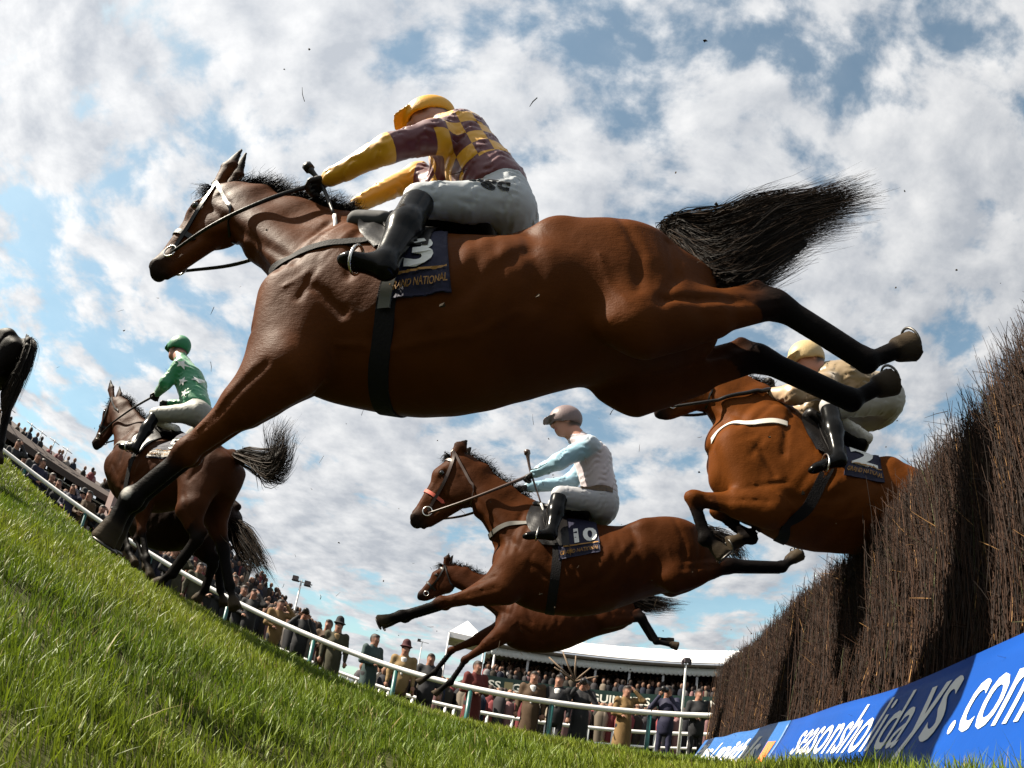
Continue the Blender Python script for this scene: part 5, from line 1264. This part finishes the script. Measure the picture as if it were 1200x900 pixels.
def make_saddle(n, num, label, gold='GRAND NATIONAL', star=False, bg_mat=None, num_pos=(.28, .42, .40, .46), pad=False, plate=None):
    B = BLOBS[n]; b = B.base; C = np.array(CLOTHS[n]); o = thing_on(n, 'saddle', label, 'saddle', 'racing saddles')
    T = B.T; S = B.S
    gu = GIRTH_U[n]; ga = float((np.array([gu, 0, 0]) - np.array(HORSES[n]['withers'])) @ np.array([B.ax[0], 0, 0]) / max(B.ax[0] ** 2, .3)); ga = -.27 if n == 'D' else min(max(ga, -.22), -.04)
    # number cloth, both sides
    for side in (1, -1):
        Cs = C.copy(); ss, tt = np.meshgrid(np.linspace(0, 1, 26), np.linspace(0, 1.30, 34), indexing='ij')
        if side > 0:
            P = cloth_map(B, Cs, ss, tt, .012)
        else:
            q_ = cloth_map(B, Cs, ss, tt, .012); lat = (q_ @ B.sd); P = q_ - 2 * B.sd * lat[..., None]
        P = P + B.sd * side * (.004 * np.sin(ss * 9 + tt * 3) * (1 - tt / 1.30))[..., None]
        V = P.reshape(-1, 3); k_ = len(V); V2 = V - B.sd * side * .006; nr, nc = ss.shape
        F = [(i * nc + j, i * nc + j + 1, (i + 1) * nc + j + 1, (i + 1) * nc + j) for i in range(nr - 1) for j in range(nc - 1)]
        rim = [(i, i + 1, k_ + i + 1, k_ + i) for i in range(nc - 1)] + [((nr - 1) * nc + i + 1, (nr - 1) * nc + i, k_ + (nr - 1) * nc + i, k_ + (nr - 1) * nc + i + 1) for i in range(nc - 1)] + [((i + 1) * nc, i * nc, k_ + i * nc, k_ + (i + 1) * nc) for i in range(nr - 1)]
        cl = mobj('number_cloth', np.concatenate([V, V2]) - b, F + [tuple(k_ + x for x in f[::-1]) for f in F] + rim, m_navy, o)
        if side > 0:
            V, F = text_shape(num, .035); w = V[:, 0].max(); h = V[:, 1].max(); x0, y0, ww, hh = num_pos
            mobj('numeral', cloth_map(B, Cs, x0 + V[:, 0] / w * ww, y0 + V[:, 1] / h * hh, .020) - b, F, m_num, cl, False)
            if plate is not None:
                ss2, tt2 = np.meshgrid(np.linspace(.02, .97, 14), np.linspace(.04, .30, 8), indexing='ij'); V = cloth_map(B, Cs, ss2, tt2, .017).reshape(-1, 3)
                mobj('sponsor_patch', V - b, [(i * 8 + j, i * 8 + j + 1, (i + 1) * 8 + j + 1, (i + 1) * 8 + j) for i in range(13) for j in range(7)], plate, cl)
            V, F = text_shape(gold, .012, .25); w = V[:, 0].max()
            mobj('sponsor_lettering', cloth_map(B, Cs, .04 + V[:, 0] / w * .92, .10 + V[:, 1] * .15, .021) - b, F, m_goldtxt, cl, False)
            sx = np.linspace(.12, .97, 20); V = np.stack([cloth_map(B, Cs, sx, np.full(20, .30), .020), cloth_map(B, Cs, sx, np.full(20, .335), .020)], 1).reshape(-1, 3)
            mobj('gold_line', V - b, [(2 * i, 2 * i + 2, 2 * i + 3, 2 * i + 1) for i in range(19)], m_goldtxt, cl, False)
            if star:
                a = np.arange(16) * math.pi / 8; rr = np.where(np.arange(16) % 2 == 0, 1., .34) * np.where(np.arange(16) % 4 == 0, 1.25, .8)
                V = np.concatenate([[(0, 0)], np.stack([np.cos(a) * rr, np.sin(a) * rr], 1)]); mobj('sponsor_star', cloth_map(B, Cs, .28 + V[:, 0] * .09, .17 + V[:, 1] * .12, .024) - b, [(0, i + 1, (i + 1) % 16 + 1) for i in range(16)], m_goldtxt, cl, False)
    # seat and flaps
    sb = Blob(); f0 = ga + .16
    sb.cap(T(f0 + .02, 0, .01), T(f0 - .12, 0, -.02), .040, .030, B.sd, .085, .12, k=.03); sb.cap(T(f0 - .10, 0, -.022), T(f0 - .36, 0, -.035), .028, .036, B.sd, .12, .135, k=.03)
    sb.cap(T(f0 - .34, 0, -.035), T(f0 - .38, 0, -.02), .030, .02, B.sd, .12, .09, k=.03)
    V, Q = blob_mesh(sb, .012, 2); mobj('seat', V - b, Q, m_leather, o)
    for side in (1, -1):
        ss, tt = np.meshgrid(np.linspace(0, 1, 16), np.linspace(0, 1, 16), indexing='ij')
        A_ = f0 - .20 + .25 * ss * (1 - .25 * (1 - tt)) + .07 * np.sin(tt * math.pi) * ss - .05 * (1 - tt); Z_ = -.36 + .34 * tt
        P = O_ = np.array(HORSES[n]['withers']) + A_[..., None] * B.ax * S + Z_[..., None] * B.up * S + B.sd * .62 * side
        P = B.along(P, -B.sd * side, .022, .62); V = P.reshape(-1, 3)
        F = [(i * 16 + j, i * 16 + j + 1, (i + 1) * 16 + j + 1, (i + 1) * 16 + j) for i in range(15) for j in range(15)]
        mobj('flap', np.concatenate([V, V - B.sd * side * .006]) - b, F + [tuple(256 + x for x in f[::-1]) for f in F], m_leather, o)
    # girth
    pts = [T(ga, .33 * math.cos(t), -.42 + .46 * math.sin(t)) for t in np.linspace(math.radians(20), math.radians(-200), 15)]
    V, F = band(B, pts, .066, .003, .004, 70); mobj('girth', V - b, F, m_elastic, o)
    if n == 'A':
        V, F = band(B, [pts[0], pts[1], pts[2], pts[3]], .040, .014, .006, 20); mobj('girth_strap', V - b, F, mat('girth_grey', (.09, .09, .08), .6, .4), o)
    if n in BREAST_GIRTHS:
        g = [np.array(p) for p in BREAST_GIRTHS[n]]; g2 = [p * np.array([1, -1, 1]) for p in g[::-1]]
        mid = [(g[-1] + g2[0]) / 2 + np.array([.03, 0, 0])]
        V, F = band(B, g + mid + g2, .034, .006, .004, 80); gm = {'A': m_elastic, 'B': mat('strap_grey', (.08, .075, .065), .6, .4), 'D': mat('strap_white', (.48, .45, .40), .6, .4), 'E': mat('strap_grey')}[n]; mobj('breast_girth', V - b, F, gm, o)
    for side in (1, -1):
        V, Q = blob_mesh(Blob().cap(T(f0 - .10, .13 * side, .005), T(f0 - .36, .12 * side, -.01), .030, .034, B.sd, .05, .055, k=.02), .012, 1, (.004, 160., (1, .2, .3), (.2, 1, .4), 1.)); mobj('sheepskin_pad', V - b, Q, mat('sheepskin', (.50, .48, .46), .9, .2, bump=.5, bscale=90), o)
    if pad:
        V, Q = blob_mesh(Blob().cap(T(f0 + .10, .17, -.13), T(f0 - .02, .19, -.15), .038, .038, (0, 0, 1), k=.02), .012, 1); mobj('pommel_pad', V - b, Q, mat('pad_grey', (.035, .035, .038), .8, .3), o)
    V, F = band(B, [T(f0 - .05, .12, -.03), T(f0 - .06, .26, -.14), T(f0 - .10, .30, -.26), T(f0 - .16, .3, -.36)], .02, .03, .003, 20); mobj('stirrup_leather', V - b, F, m_leather, o)
    return o

m_skin = mat('skin', (.50, .25, .17), .5, .4, var=.08, vscale=20)
def skin_mat(name, glove):
    return mat(name, attr=True, rough=.55, spec=.35)
def make_jockey(n, label, silks, sleeve_lo, cap, breech, q=.86, res=.011, pattern=None, glove=(.012, .011, .012), goggles=True, hair=(.03, .02, .015)):
    J = mirror(dict(JOCKEYS[n])); d_ = J['head'] - J['neck']; J['neck'] = J['head'] - nrm(d_) * min(np.linalg.norm(d_), .135); B0 = BLOBS[n]; b = B0.base
    o = thing_on(n, 'person', label, 'jockey', 'jockeys')
    lat = np.array([0, 1., 0])
    def put(name, B, res_, m, sm=1, fold=None, col=None, vec=None):
        V, Q = blob_mesh(B, res_, sm, fold); return mobj(name, V - b, Q, m, o, col=None if col is None else col(B, V), vec=None if vec is None else vec(V)), V, B
    bb = body_blob(J, 1, 1.25, q=q)
    pal = np.array([(.34, .16, .11), glove, hair, (.20, .05, .045)])
    put('body', bb, res * .9, mat('jockey_skin', attr=True, rough=.55, spec=.35), 1, None, lambda B, V: B.tags(V, 4, .005) @ pal)
    sp = nrm(J['neck'] - J['pelvis'])
    def pv(V):
        d = V - J['pelvis']; return np.stack([d @ sp, d @ lat, d @ np.cross(lat, sp)], 1)
    tb = torso_blob(J, 1.10)
    if pattern == 'check':
        def tc(V):
            W = tb.tags(V, 3, .006); v = pv(V); v[:, 1] = W[:, 2] * 2 + W[:, 1]; return v
        jm = checks_mat(); put('jersey', tb, res, jm, 1, (.0042, 170., (.6, .3, 1), (1, .2, -.3), 2.0), None, tc)
    else:
        pal2 = np.array([silks, sleeve_lo, sleeve_lo])
        put('jersey', tb, res, mat('silks_' + n, attr=True, rough=.42, spec=.45, sheen=.2), 1, (.0050, 150., (.6, .3, 1), (1, .2, -.3), 1.0 + ord(n)), lambda B, V: B.tags(V, 3, .006) @ pal2)
    _, BV, bl = put('breeches', breeches_blob(J), res, mat('breeches_' + n, breech, .6, .35, bump=.12, bscale=35), 1, (.0040, 160., (1, .2, 1.2), (.8, .2, -1), 3.0))
    o['_'] = 0; del o['_']
    for s in 'LR':
        put('boot', boot_blob(J, s), res, m_boot, 1)
    put('helmet', helmet_blob(J, q), res * .85, mat('cap_' + n, cap, .5, .4, bump=.15, bscale=70), 2)
    f, hl, up = bb.fv; hd = J['head']
    if goggles:
        g = Blob(); P = bb.head
        g.cap(P(.072, .045, .020), P(.072, -.045, .020), .020 * q, .020 * q, up, .024 * q, .024 * q, k=.01); g.cap(P(.06, .066, .02), P(-.06, .075, .03), .010, .010, up, k=.01); g.cap(P(.06, -.066, .02), P(-.06, -.075, .03), .010, .010, up, k=.01)
        V, Q = blob_mesh(g, .008, 1); mobj('goggles', V - b, Q, mat('goggle_dark', (.01, .01, .012), .2, .6), o)
    for s, sd_ in (('L', 1), ('R', -1)):
        A, T_ = J['ankle' + s], J['toe' + s]; d = nrm(A - J['knee' + s]); fd = nrm(T_ - A); c = A + fd * .09 + d * .02
        a = np.linspace(0, 2 * math.pi, 20); ring = c + np.cos(a)[:, None] * lat * .050 + (np.sin(a) * .058)[:, None] * -d
        V, F = tube(ring, .005, 6, False); so = mobj('stirrup', V - b, F, m_metal, o)
    return o, J, bl
def checks_mat():
    m = bpy.data.materials.new('silks_checks'); m.use_nodes = True; nt = m.node_tree; L = nt.links.new; bs = nt.nodes['Principled BSDF']
    at = nt.nodes.new('ShaderNodeAttribute'); at.attribute_name = 'pat'; sp = nt.nodes.new('ShaderNodeSeparateXYZ'); L(at.outputs['Vector'], sp.inputs[0])
    cb = nt.nodes.new('ShaderNodeCombineXYZ'); L(sp.outputs[0], cb.inputs[0]); L(sp.outputs[2], cb.inputs[1])
    mp = nt.nodes.new('ShaderNodeMapping'); mp.inputs['Rotation'].default_value = (0, 0, math.radians(8)); mp.inputs['Location'].default_value = (.013, .021, 0); L(cb.outputs[0], mp.inputs[0])
    ck = nt.nodes.new('ShaderNodeTexChecker'); ck.inputs['Scale'].default_value = 1 / .072; ck.inputs['Color1'].default_value = (.62, .30, .005, 1); ck.inputs['Color2'].default_value = (.090, .006, .014, 1); L(mp.outputs[0], ck.inputs['Vector'])
    def gt(a, v, op='GREATER_THAN'):
        n = nt.nodes.new('ShaderNodeMath'); n.operation = op; L(a, n.inputs[0]); n.inputs[1].default_value = v; return n.outputs[0]
    def mix(f, a, b):
        n = nt.nodes.new('ShaderNodeMix'); n.data_type = 'RGBA'; L(f, n.inputs['Factor'])
        for k_, v_ in (('A', a), ('B', b)):
            if isinstance(v_, tuple): n.inputs[k_].default_value = v_
            else: L(v_, n.inputs[k_])
        return n.outputs['Result']
    mar = (.090, .006, .014, 1); yel = (.62, .30, .005, 1)
    c = mix(gt(sp.outputs[0], .12), mar, ck.outputs[0])        # plain maroon below the checks
    c = mix(gt(sp.outputs[1], .55), c, mar)                    # upper sleeve
    c = mix(gt(sp.outputs[1], 1.42), c, yel)                   # forearm
    L(c, bs.inputs['Base Color']); bs.inputs['Roughness'].default_value = .42; bs.inputs['Sheen Weight'].default_value = .2
    return m
m_boot = mat('riding_boot', (.003, .003, .003), .22, .10, bump=.05, bscale=40)

# ---- build the runners
make_horse('A', 'big bay horse leaping overhead at full stretch, carrying number 3', .0100, white=(SPOT_A, .020), mane=2600, tail=9000, tw=.0044)
make_horse('B', 'bay horse number 10 in mid-leap below the big bay', .014, mane=700, tail=700, tw=.006)
make_horse('C', 'dark bay horse landing half hidden behind number 10', .018, mane=500, tail=700, tw=.009)
make_horse('D', 'chestnut-bay horse number 2 rising over the birch fence with knees tucked', .013, mane=500, tail=500, tw=.006)
make_horse('E', 'bay horse galloping away under the green-clad jockey', .017, mane=500, tail=900, tw=.008)
make_horse('F', 'dark horse galloping half hidden beyond the green jockey\'s mount', .02, mane=300, tail=700, tw=.010)
FRAMES['G'] = ((-5.80, 4.72, .50), 19); HORSES['G'] = {k_: (np.array(v_, float) + (0 if np.isscalar(v_) else np.array([-4.645, 0, 0])) if not np.isscalar(v_) else v_) for k_, v_ in HORSES['E'].items()}
TAILS['G'] = [[np.array(p) + np.array([-4.645, 0, 0]) for p in [(3.46, .0, 2.04), (3.36, 0, 1.95), (3.31, 0, 1.75), (3.30, 0, 1.50), (3.33, 0, 1.30)]], [np.array(p) + np.array([-4.645, 0, 0]) for p in [(3.46, .03, 2.02), (3.33, .04, 1.92), (3.26, .04, 1.72), (3.25, .03, 1.45), (3.28, .02, 1.22)]]]
make_horse('G', 'near-black horse cut off by the edge of the photo, only its rump showing', .02, mane=200, tail=900, tw=.009)

jkA, JA_, blA = make_jockey('A', 'jockey in maroon and yellow checked silks and yellow cap crouched over number 3', (.090, .006, .014), (.62, .30, .005), (.62, .30, .005), (.34, .36, .38), .95, .0085, 'check', goggles=False)
V, F = text_shape('bgc', .03); w_ = V[:, 0].max()
_P0 = np.array(JOCKEYS['A']['hipL']); _x = np.array([-1., 0, -.06]); _z = np.array([-.06, 0, 1.])
_P = _P0 + np.array([.115, .0, -.015]) + (V[:, :1] / w_ * .15) * _x + (V[:, 1:2] * .10) * _z; _P[:, 1] = .6
_P = blA.along(_P, np.array([0, -1., 0]), .006, .6); mobj('sponsor_lettering', _P - BLOBS['A'].base, F, mat('print_black', (.01, .01, .012), .6, .3), jkA, False)
jkB, JB_, blB = make_jockey('B', 'jockey in pale pink and light blue silks riding number 10', (.36, .31, .325), (.21, .35, .43), (.14, .10, .10), (.30, .30, .315), 1.0, .011)
_g = np.array([(0, 0), (-.24, .0), (-.24, .055), (0, .055)]); _P0 = np.array(JOCKEYS['B']['hipL']) + np.array([.16, 0, .035])
_uu, _vv = np.meshgrid(np.linspace(0, -.24, 20), np.linspace(0, .06, 5), indexing='ij'); _P = np.stack([_P0[0] + _uu, np.full(_uu.shape, .6), _P0[2] + _vv + .08 * -_uu], -1)
_P = blB.along(_P, np.array([0, -1., 0]), .006, .6).reshape(-1, 3); mobj('sponsor_patch', _P - BLOBS['B'].base, [(i * 5 + j, i * 5 + j + 1, (i + 1) * 5 + j + 1, (i + 1) * 5 + j) for i in range(19) for j in range(4)], mat('patch_brown', (.06, .035, .015), .6, .3, var=.5, vscale=40), jkB)
jkD, JD_, blD = make_jockey('D', 'jockey in cream and brown silks leaning back on number 2', (.16, .11, .055), (.28, .19, .11), (.38, .28, .14), (.26, .245, .235), .98, .011)
jkE, JE_, blE = make_jockey('E', 'jockey in green silks with white stars and a green cap', (.008, .16, .060), (.008, .16, .060), (.010, .14, .055), (.19, .185, .165), 1.02, .013)
# white stars on the green jersey
tbE = torso_blob(JE_, 1.10); tbE.field(.013)
for (du, dz, s_) in ((.0, .10, .055), (.07, .27, .05), (-.09, .18, .045), (-.08, -.02, .045)):
    a = np.arange(10) * math.pi / 5 + math.pi / 2; rr = np.where(np.arange(10) % 2 == 0, 1., .42) * s_
    P = np.concatenate([[(0, 0)], np.stack([np.cos(a) * rr, np.sin(a) * rr], 1)]); c = JE_['chest'] * .55 + JE_['pelvis'] * .45
    P3 = np.stack([c[0] + du + P[:, 0], np.full(11, .6), c[2] + dz - .08 + P[:, 1]], 1); P3 = tbE.along(P3, np.array([0, -1., 0]), .016, .6)
    mobj('star', P3 - BLOBS['E'].base, [(0, i + 1, (i + 1) % 10 + 1) for i in range(10)], m_num, jkE, False)

make_saddle('A', '3', 'navy saddle cloth numbered 3 and black racing saddle on the big bay', num_pos=(.26, .40, .50, .52), pad=True)
make_saddle('B', '10', 'navy saddle cloth numbered 10 with a gold star under its racing saddle', star=True, num_pos=(.40, .40, .56, .46))
make_saddle('D', '2', 'navy saddle cloth numbered 2 with white breast girth', num_pos=(.14, .32, .74, .56))
make_saddle('E', '9', 'saddle cloth numbered 9 with a pale patch beneath the green-clad jockey', num_pos=(.35, .42, .50, .46), plate=mat('patch_pale', (.30, .28, .26), .7, .3))
make_bridle('A', 'black bridle with thick reins on the big bay leaping overhead', rein_to=(JA_['handL'], JA_['handR']))
make_bridle('B', 'brown bridle with a red noseband on horse number 10', noseband=mat('noseband_red', (.42, .07, .04), .6, .3), rein_to=(JB_['handL'], JB_['handR']), col=m_brownl)
make_bridle('C', 'dark bridle on the half-hidden horse landing behind number 10')
make_bridle('D', 'bridle on horse number 2 partly hidden behind the big bay', rein_to=(JD_['handL'], JD_['handR']))
make_bridle('E', 'black bridle and reins on the green-clad jockey\'s horse', rein_to=(JE_['handL'], JE_['handR']))
for n, lb in (('A', 'short black whip in the hand of the checked-silks jockey'), ('B', 'brown whip held upright by the jockey of number 10')):
    o = thing_on(n, 'whip', lb, 'whip', 'whips'); P = curve_pts(WHIPS[n], 14)
    V, F = tube(P, np.concatenate([[.016, .016, .013], np.linspace(.011, .006, 11)]), 7); mobj('shaft', V - BLOBS[n].base, F, m_leather if n == 'A' else m_brownl, o)
    d = nrm(P[0] - P[1]); V, F = tube(np.array([P[0] - d * .01, P[0] + d * .02, P[0] + d * .03]), [.024, .024, .01], 8); mobj('knob', V - BLOBS[n].base, F, m_leather if n == 'A' else m_brownl, o)
    P = curve_pts([P[-1], P[-1] + np.array([-.03, .01, -.07]), P[-1] + np.array([-.03, .02, -.13])], 6); V, F = tube(P, .009, 5); mobj('flap', V - BLOBS[n].base, F, mat('whip_flap', (.55, .53, .50), .6, .3), o)

# ================================================================ SPECTATORS ALONG THE RAIL
def standing(pose):
    J = dict(pelvis=(0, 0, .93), chest=(.01, 0, 1.27), neck=(.0, 0, 1.50), head=(.02, 0, 1.615), face=(1, 0, 0),
             shoulderL=(0, .18, 1.43), hipL=(0, .09, .90), kneeL=(.01, .10, .50), ankleL=(-.02, .10, .09), toeL=(.15, .12, .06))
    if pose == 'down':
        J.update(elbowL=(-.03, .24, 1.12), handL=(.06, .25, .88))
    elif pose == 'camera':
        J.update(elbowL=(.18, .27, 1.22), handL=(.24, .09, 1.53), elbowR=(.16, -.30, 1.27), handR=(.23, -.10, 1.55))
    elif pose == 'shade':
        J.update(elbowL=(.14, .34, 1.42), handL=(.10, .10, 1.66), elbowR=(.05, -.25, 1.14), handR=(.16, -.10, 1.10))
    elif pose == 'folded':
        J.update(elbowL=(.02, .26, 1.13), handL=(.20, .02, 1.14), elbowR=(.02, -.26, 1.13), handR=(.20, -.06, 1.10))
    return mirror(J)
SPEC = {}
for _pose in ('down', 'camera', 'shade', 'folded'):
    J = standing(_pose); parts = {}
    B = body_blob(J, 0, .6, q=1.0); V, Q = blob_mesh(B, .022, 1); parts['body'] = (V, Q, B.tags(V, 4, .008) @ np.array([(.25, .125, .085), (.25, .125, .085), (.014, .010, .008), (.13, .045, .04)]))
    for long_ in (0, 1):
        B = torso_blob(J, 1.02, low=-.02)
        B.cap((0, 0, .98), (0, 0, .48 if long_ else .80), .145, .16 if long_ else .12, (0, 1, 0), .15, .20 if long_ else .165, k=.05)
        V, Q = blob_mesh(B, .026, 1, (.008, 26., (.7, .6, .2), (.2, .9, .3), 1.0 + long_)); parts['coat%d' % long_] = (V, Q, None)
    B = breeches_blob(J, .86, calf=True); V, Q = blob_mesh(B, .028, 1); parts['trousers'] = (V, Q, None)
    for s in 'LR':
        V, Q = blob_mesh(boot_blob(J, s, tall=False), .022, 1); parts['shoe' + s] = (V, Q, None)
    hB = Blob(); hB.cap((.01, 0, 1.70), (.01, 0, 1.77), .10, .085, (0, 1, 0), k=.02); hB.ell((.015, 0, 1.685), (.165, .145, .014), k=.02); V, Q = blob_mesh(hB, .02, 1); parts['hat'] = (V, Q, None)
    cB = Blob(); cB.ell((.30, 0, 1.63), (.07, .085, .06), k=.02); cB.cap((.30, 0, 1.63), (.48, 0, 1.64), .05, .058, k=.02); V, Q = blob_mesh(cB, .02, 1); parts['camera'] = (V, Q, None)
    vB = Blob(); vB.cap((.085, 0, 1.43), (.125, 0, 1.10), .035, .03, (0, 1, 0), .065, .025, k=.02); V, Q = blob_mesh(vB, .018, 1); parts['shirt'] = (V, Q, None)
    SPEC[_pose] = {}
    for k_, (V, Q, c) in parts.items():
        o = mobj(k_, V, Q, mat('spectator_skin', attr=True, rough=.6, spec=.3) if k_ == 'body' else mat('cloth_default', (.1, .1, .1)), col=c)
        SPEC[_pose][k_] = o.data; bpy.data.objects.remove(o)
def cloth(name, c):
    return mat('cloth_' + name, c, .8, .25, bump=.2, bscale=60)
CL = dict(black=(.012, .012, .014), charcoal=(.018, .018, .021), brown=(.050, .029, .015), tan=(.14, .085, .034), beige=(.18, .12, .055), teal=(.03, .05, .05), red=(.075, .012, .010), navy=(.015, .02, .045), grey=(.07, .07, .07), olive=(.035, .032, .018), white=(.45, .44, .44), maroon=(.045, .010, .012))
def spectator(az, extra, pose, coat, long_, trous, label, hat=None, camera=False, shirt=None, group='spectators at the rail', turn=0.0, scale=.96, hair=None):
    p = rail_at(np.array(float(az)), extra); z = float(terr(p[0], p[1]))
    o = empty('person', (p[0], p[1], z)); o.rotation_euler = (0, 0, math.atan2(-p[1], -p[0]) + turn); o.scale = (scale,) * 3
    tag(o, label, 'person', group)
    def part(name, key, m=None):
        c = bpy.data.objects.new(name, SPEC[pose][key]); COL.objects.link(c); c.parent = o
        if m is not None:
            c.material_slots[0].link = 'OBJECT'; c.material_slots[0].material = m
    part('body', 'body'); part('coat', 'coat%d' % long_, cloth(coat, CL[coat])); part('trousers', 'trousers', cloth(trous, CL[trous]))
    part('shoe', 'shoeL', m_boot); part('shoe', 'shoeR', m_boot)
    if hat: part('hat', 'hat', cloth('hat_' + hat, CL[hat]))
    if shirt: part('shirt', 'shirt', cloth(shirt, CL[shirt]))
    if camera:
        cm = bpy.data.objects.new('press_camera', SPEC[pose]['camera']); COL.objects.link(cm); cm.matrix_world = Matrix.Translation((p[0], p[1], z)) @ Matrix.Rotation(o.rotation_euler.z, 4, 'Z') @ Matrix.Scale(scale, 4)
        cm.material_slots[0].link = 'OBJECT'; cm.material_slots[0].material = m_leather
        tag(cm, 'black camera held to the eye by ' + camera, 'camera', 'press cameras')
spectator(-17.0, 1.0, 'shade', 'tan', 0, 'charcoal', 'spectator in a tan jacket shading the eyes left of the floodlight mast', turn=.3)
spectator(-14.7, .8, 'camera', 'black', 0, 'black', 'photographer in a dark coat right under the floodlight mast', camera='the photographer under the floodlight mast')
spectator(-12.5, 1.1, 'folded', 'brown', 0, 'charcoal', 'bare-headed spectator in brown close beside the man in a dark hat', turn=-.3)
spectator(-11.6, .7, 'down', 'olive', 1, 'charcoal', 'man in a dark hat and olive coat left of the grey-coated woman', hat='black', shirt='beige')
spectator(-8.3, .8, 'folded', 'teal', 1, 'charcoal', 'dark-haired woman in a long teal-grey coat at the rail', turn=.7)
spectator(-5.5, .8, 'down', 'beige', 0, 'brown', 'man in a brown trilby, beige coat and white shirt', hat='maroon', shirt='white')
spectator(-3.2, 1.2, 'down', 'charcoal', 0, 'black', 'red-faced man in charcoal partly hidden by the landing horse\'s hooves')
spectator(.9, .7, 'folded', 'red', 1, 'black', 'spectator in a dark red coat beside the landing horse\'s forelegs', turn=.5)
spectator(5.9, .8, 'down', 'brown', 1, 'charcoal', 'man in a long brown overcoat left of the man in the dark suit', shirt='white')
spectator(8.1, .7, 'down', 'black', 0, 'black', 'man in a dark suit and white shirt behind the green post', shirt='white', turn=-.2)
spectator(10.2, .7, 'camera', 'black', 1, 'black', 'photographer in a long black coat right of the dark-suited man', camera='the photographer in the long black coat')
spectator(14.0, 1.0, 'shade', 'tan', 1, 'black', 'woman in a long tan coat raising her arm', turn=.4, scale=.95)
spectator(17.6, .6, 'camera', 'navy', 0, 'navy', 'photographer in navy with pale sleeves near the fence end', camera='the photographer near the fence end', turn=-.2)
spectator(20.3, .9, 'folded', 'black', 0, 'black', 'black-clad figure standing closest to the end of the fence', turn=.3)
_R = np.random.default_rng(9); _cl = ['black', 'charcoal', 'brown', 'navy', 'olive', 'grey', 'maroon', 'black', 'charcoal', 'tan']
_ORD = 'first second third fourth fifth sixth seventh eighth ninth tenth eleventh twelfth thirteenth fourteenth fifteenth sixteenth seventeenth eighteenth nineteenth twentieth twenty-first twenty-second twenty-third twenty-fourth twenty-fifth twenty-sixth twenty-seventh twenty-eighth'.split()
for k_, a in enumerate(np.arange(-46.3, -18.5, 1.04)):
    _c = _cl[_R.integers(0, 10)]; _h = _R.uniform() < .22
    spectator(a + _R.uniform(-.3, .3), .6 + _R.uniform(0, 1.8), ['down', 'folded', 'down', 'camera' if False else 'shade'][_R.integers(0, 4)], _c, int(_R.integers(0, 2)), 'charcoal',
              '%s spectator from the left along the rail, in a %s coat%s' % (_ORD[min(k_, 27)], _c, ' and black hat' if _h else ''), hat='black' if _h else None, group='spectators packed at the left-hand rail', turn=_R.uniform(-.5, .5), scale=_R.uniform(.94, 1.04))
# man's walking stick bundle held up beside the long black coat
o = empty('stick_bundle', (*rail_at(np.array(9.4), 1.2), 1.2)); tag(o, 'bundle of pale sticks raised beside the photographer in the long black coat', 'sticks')
_b = np.array(o.location)
for k_, (dx, dz) in enumerate(((-.55, .42), (-.3, .55), (-.05, .5), (.25, .28), (.40, .12), (-.45, .2))):
    V, F = tube(np.array([(0, 0, .35), (dx, -.05 * k_, .35 + dz)]), [.025, .014], 5); mobj('stick', V, F, cloth('stick', (.14, .10, .07)), o)

# ---------------------------------------------------------------- turf, mud and birch thrown up by the horses
def make_debris():
    R = np.random.default_rng(31); parts = []
    for k_ in range(230):
        n = R.choice(['A', 'B', 'C', 'D', 'E'], p=[.16, .34, .16, .22, .12]); O, psi = FRAMES[n]; M = frame_matrix(O, psi); w = HORSES[n]['withers']
        p = np.array((M @ Vector((float(w[0] - .3 + R.normal(0, 1.0)), float(R.normal(0, .6)), float(w[2] - .5 + R.normal(0, .75)))))[:])
        if R.uniform() < .6:
            s = R.uniform(.003, .009); P, F = box((0, 0, 0), (s, s * R.uniform(.6, 1.6), s * R.uniform(.5, 1.2)), R.uniform(0, 3)); parts.append((P + R.normal(0, .0015, P.shape) + p, F))
        else:
            d = R.normal(0, 1, 3); d /= np.linalg.norm(d); L_ = R.uniform(.02, .085); e = np.cross(d, R.normal(0, 1, 3)); e /= np.linalg.norm(e)
            parts.append(tube(np.array([p, p + d * L_ * .5 + e * L_ * .06, p + d * L_]), [.0016, .0016, .0008], 4))
    return merge(parts)
V, F = make_debris()
tag(mobj('debris', V, F, mat('mud', (.035, .024, .014), .9, .2), smooth=False), 'specks of mud and snapped birch flying through the air', 'debris', kind='stuff')
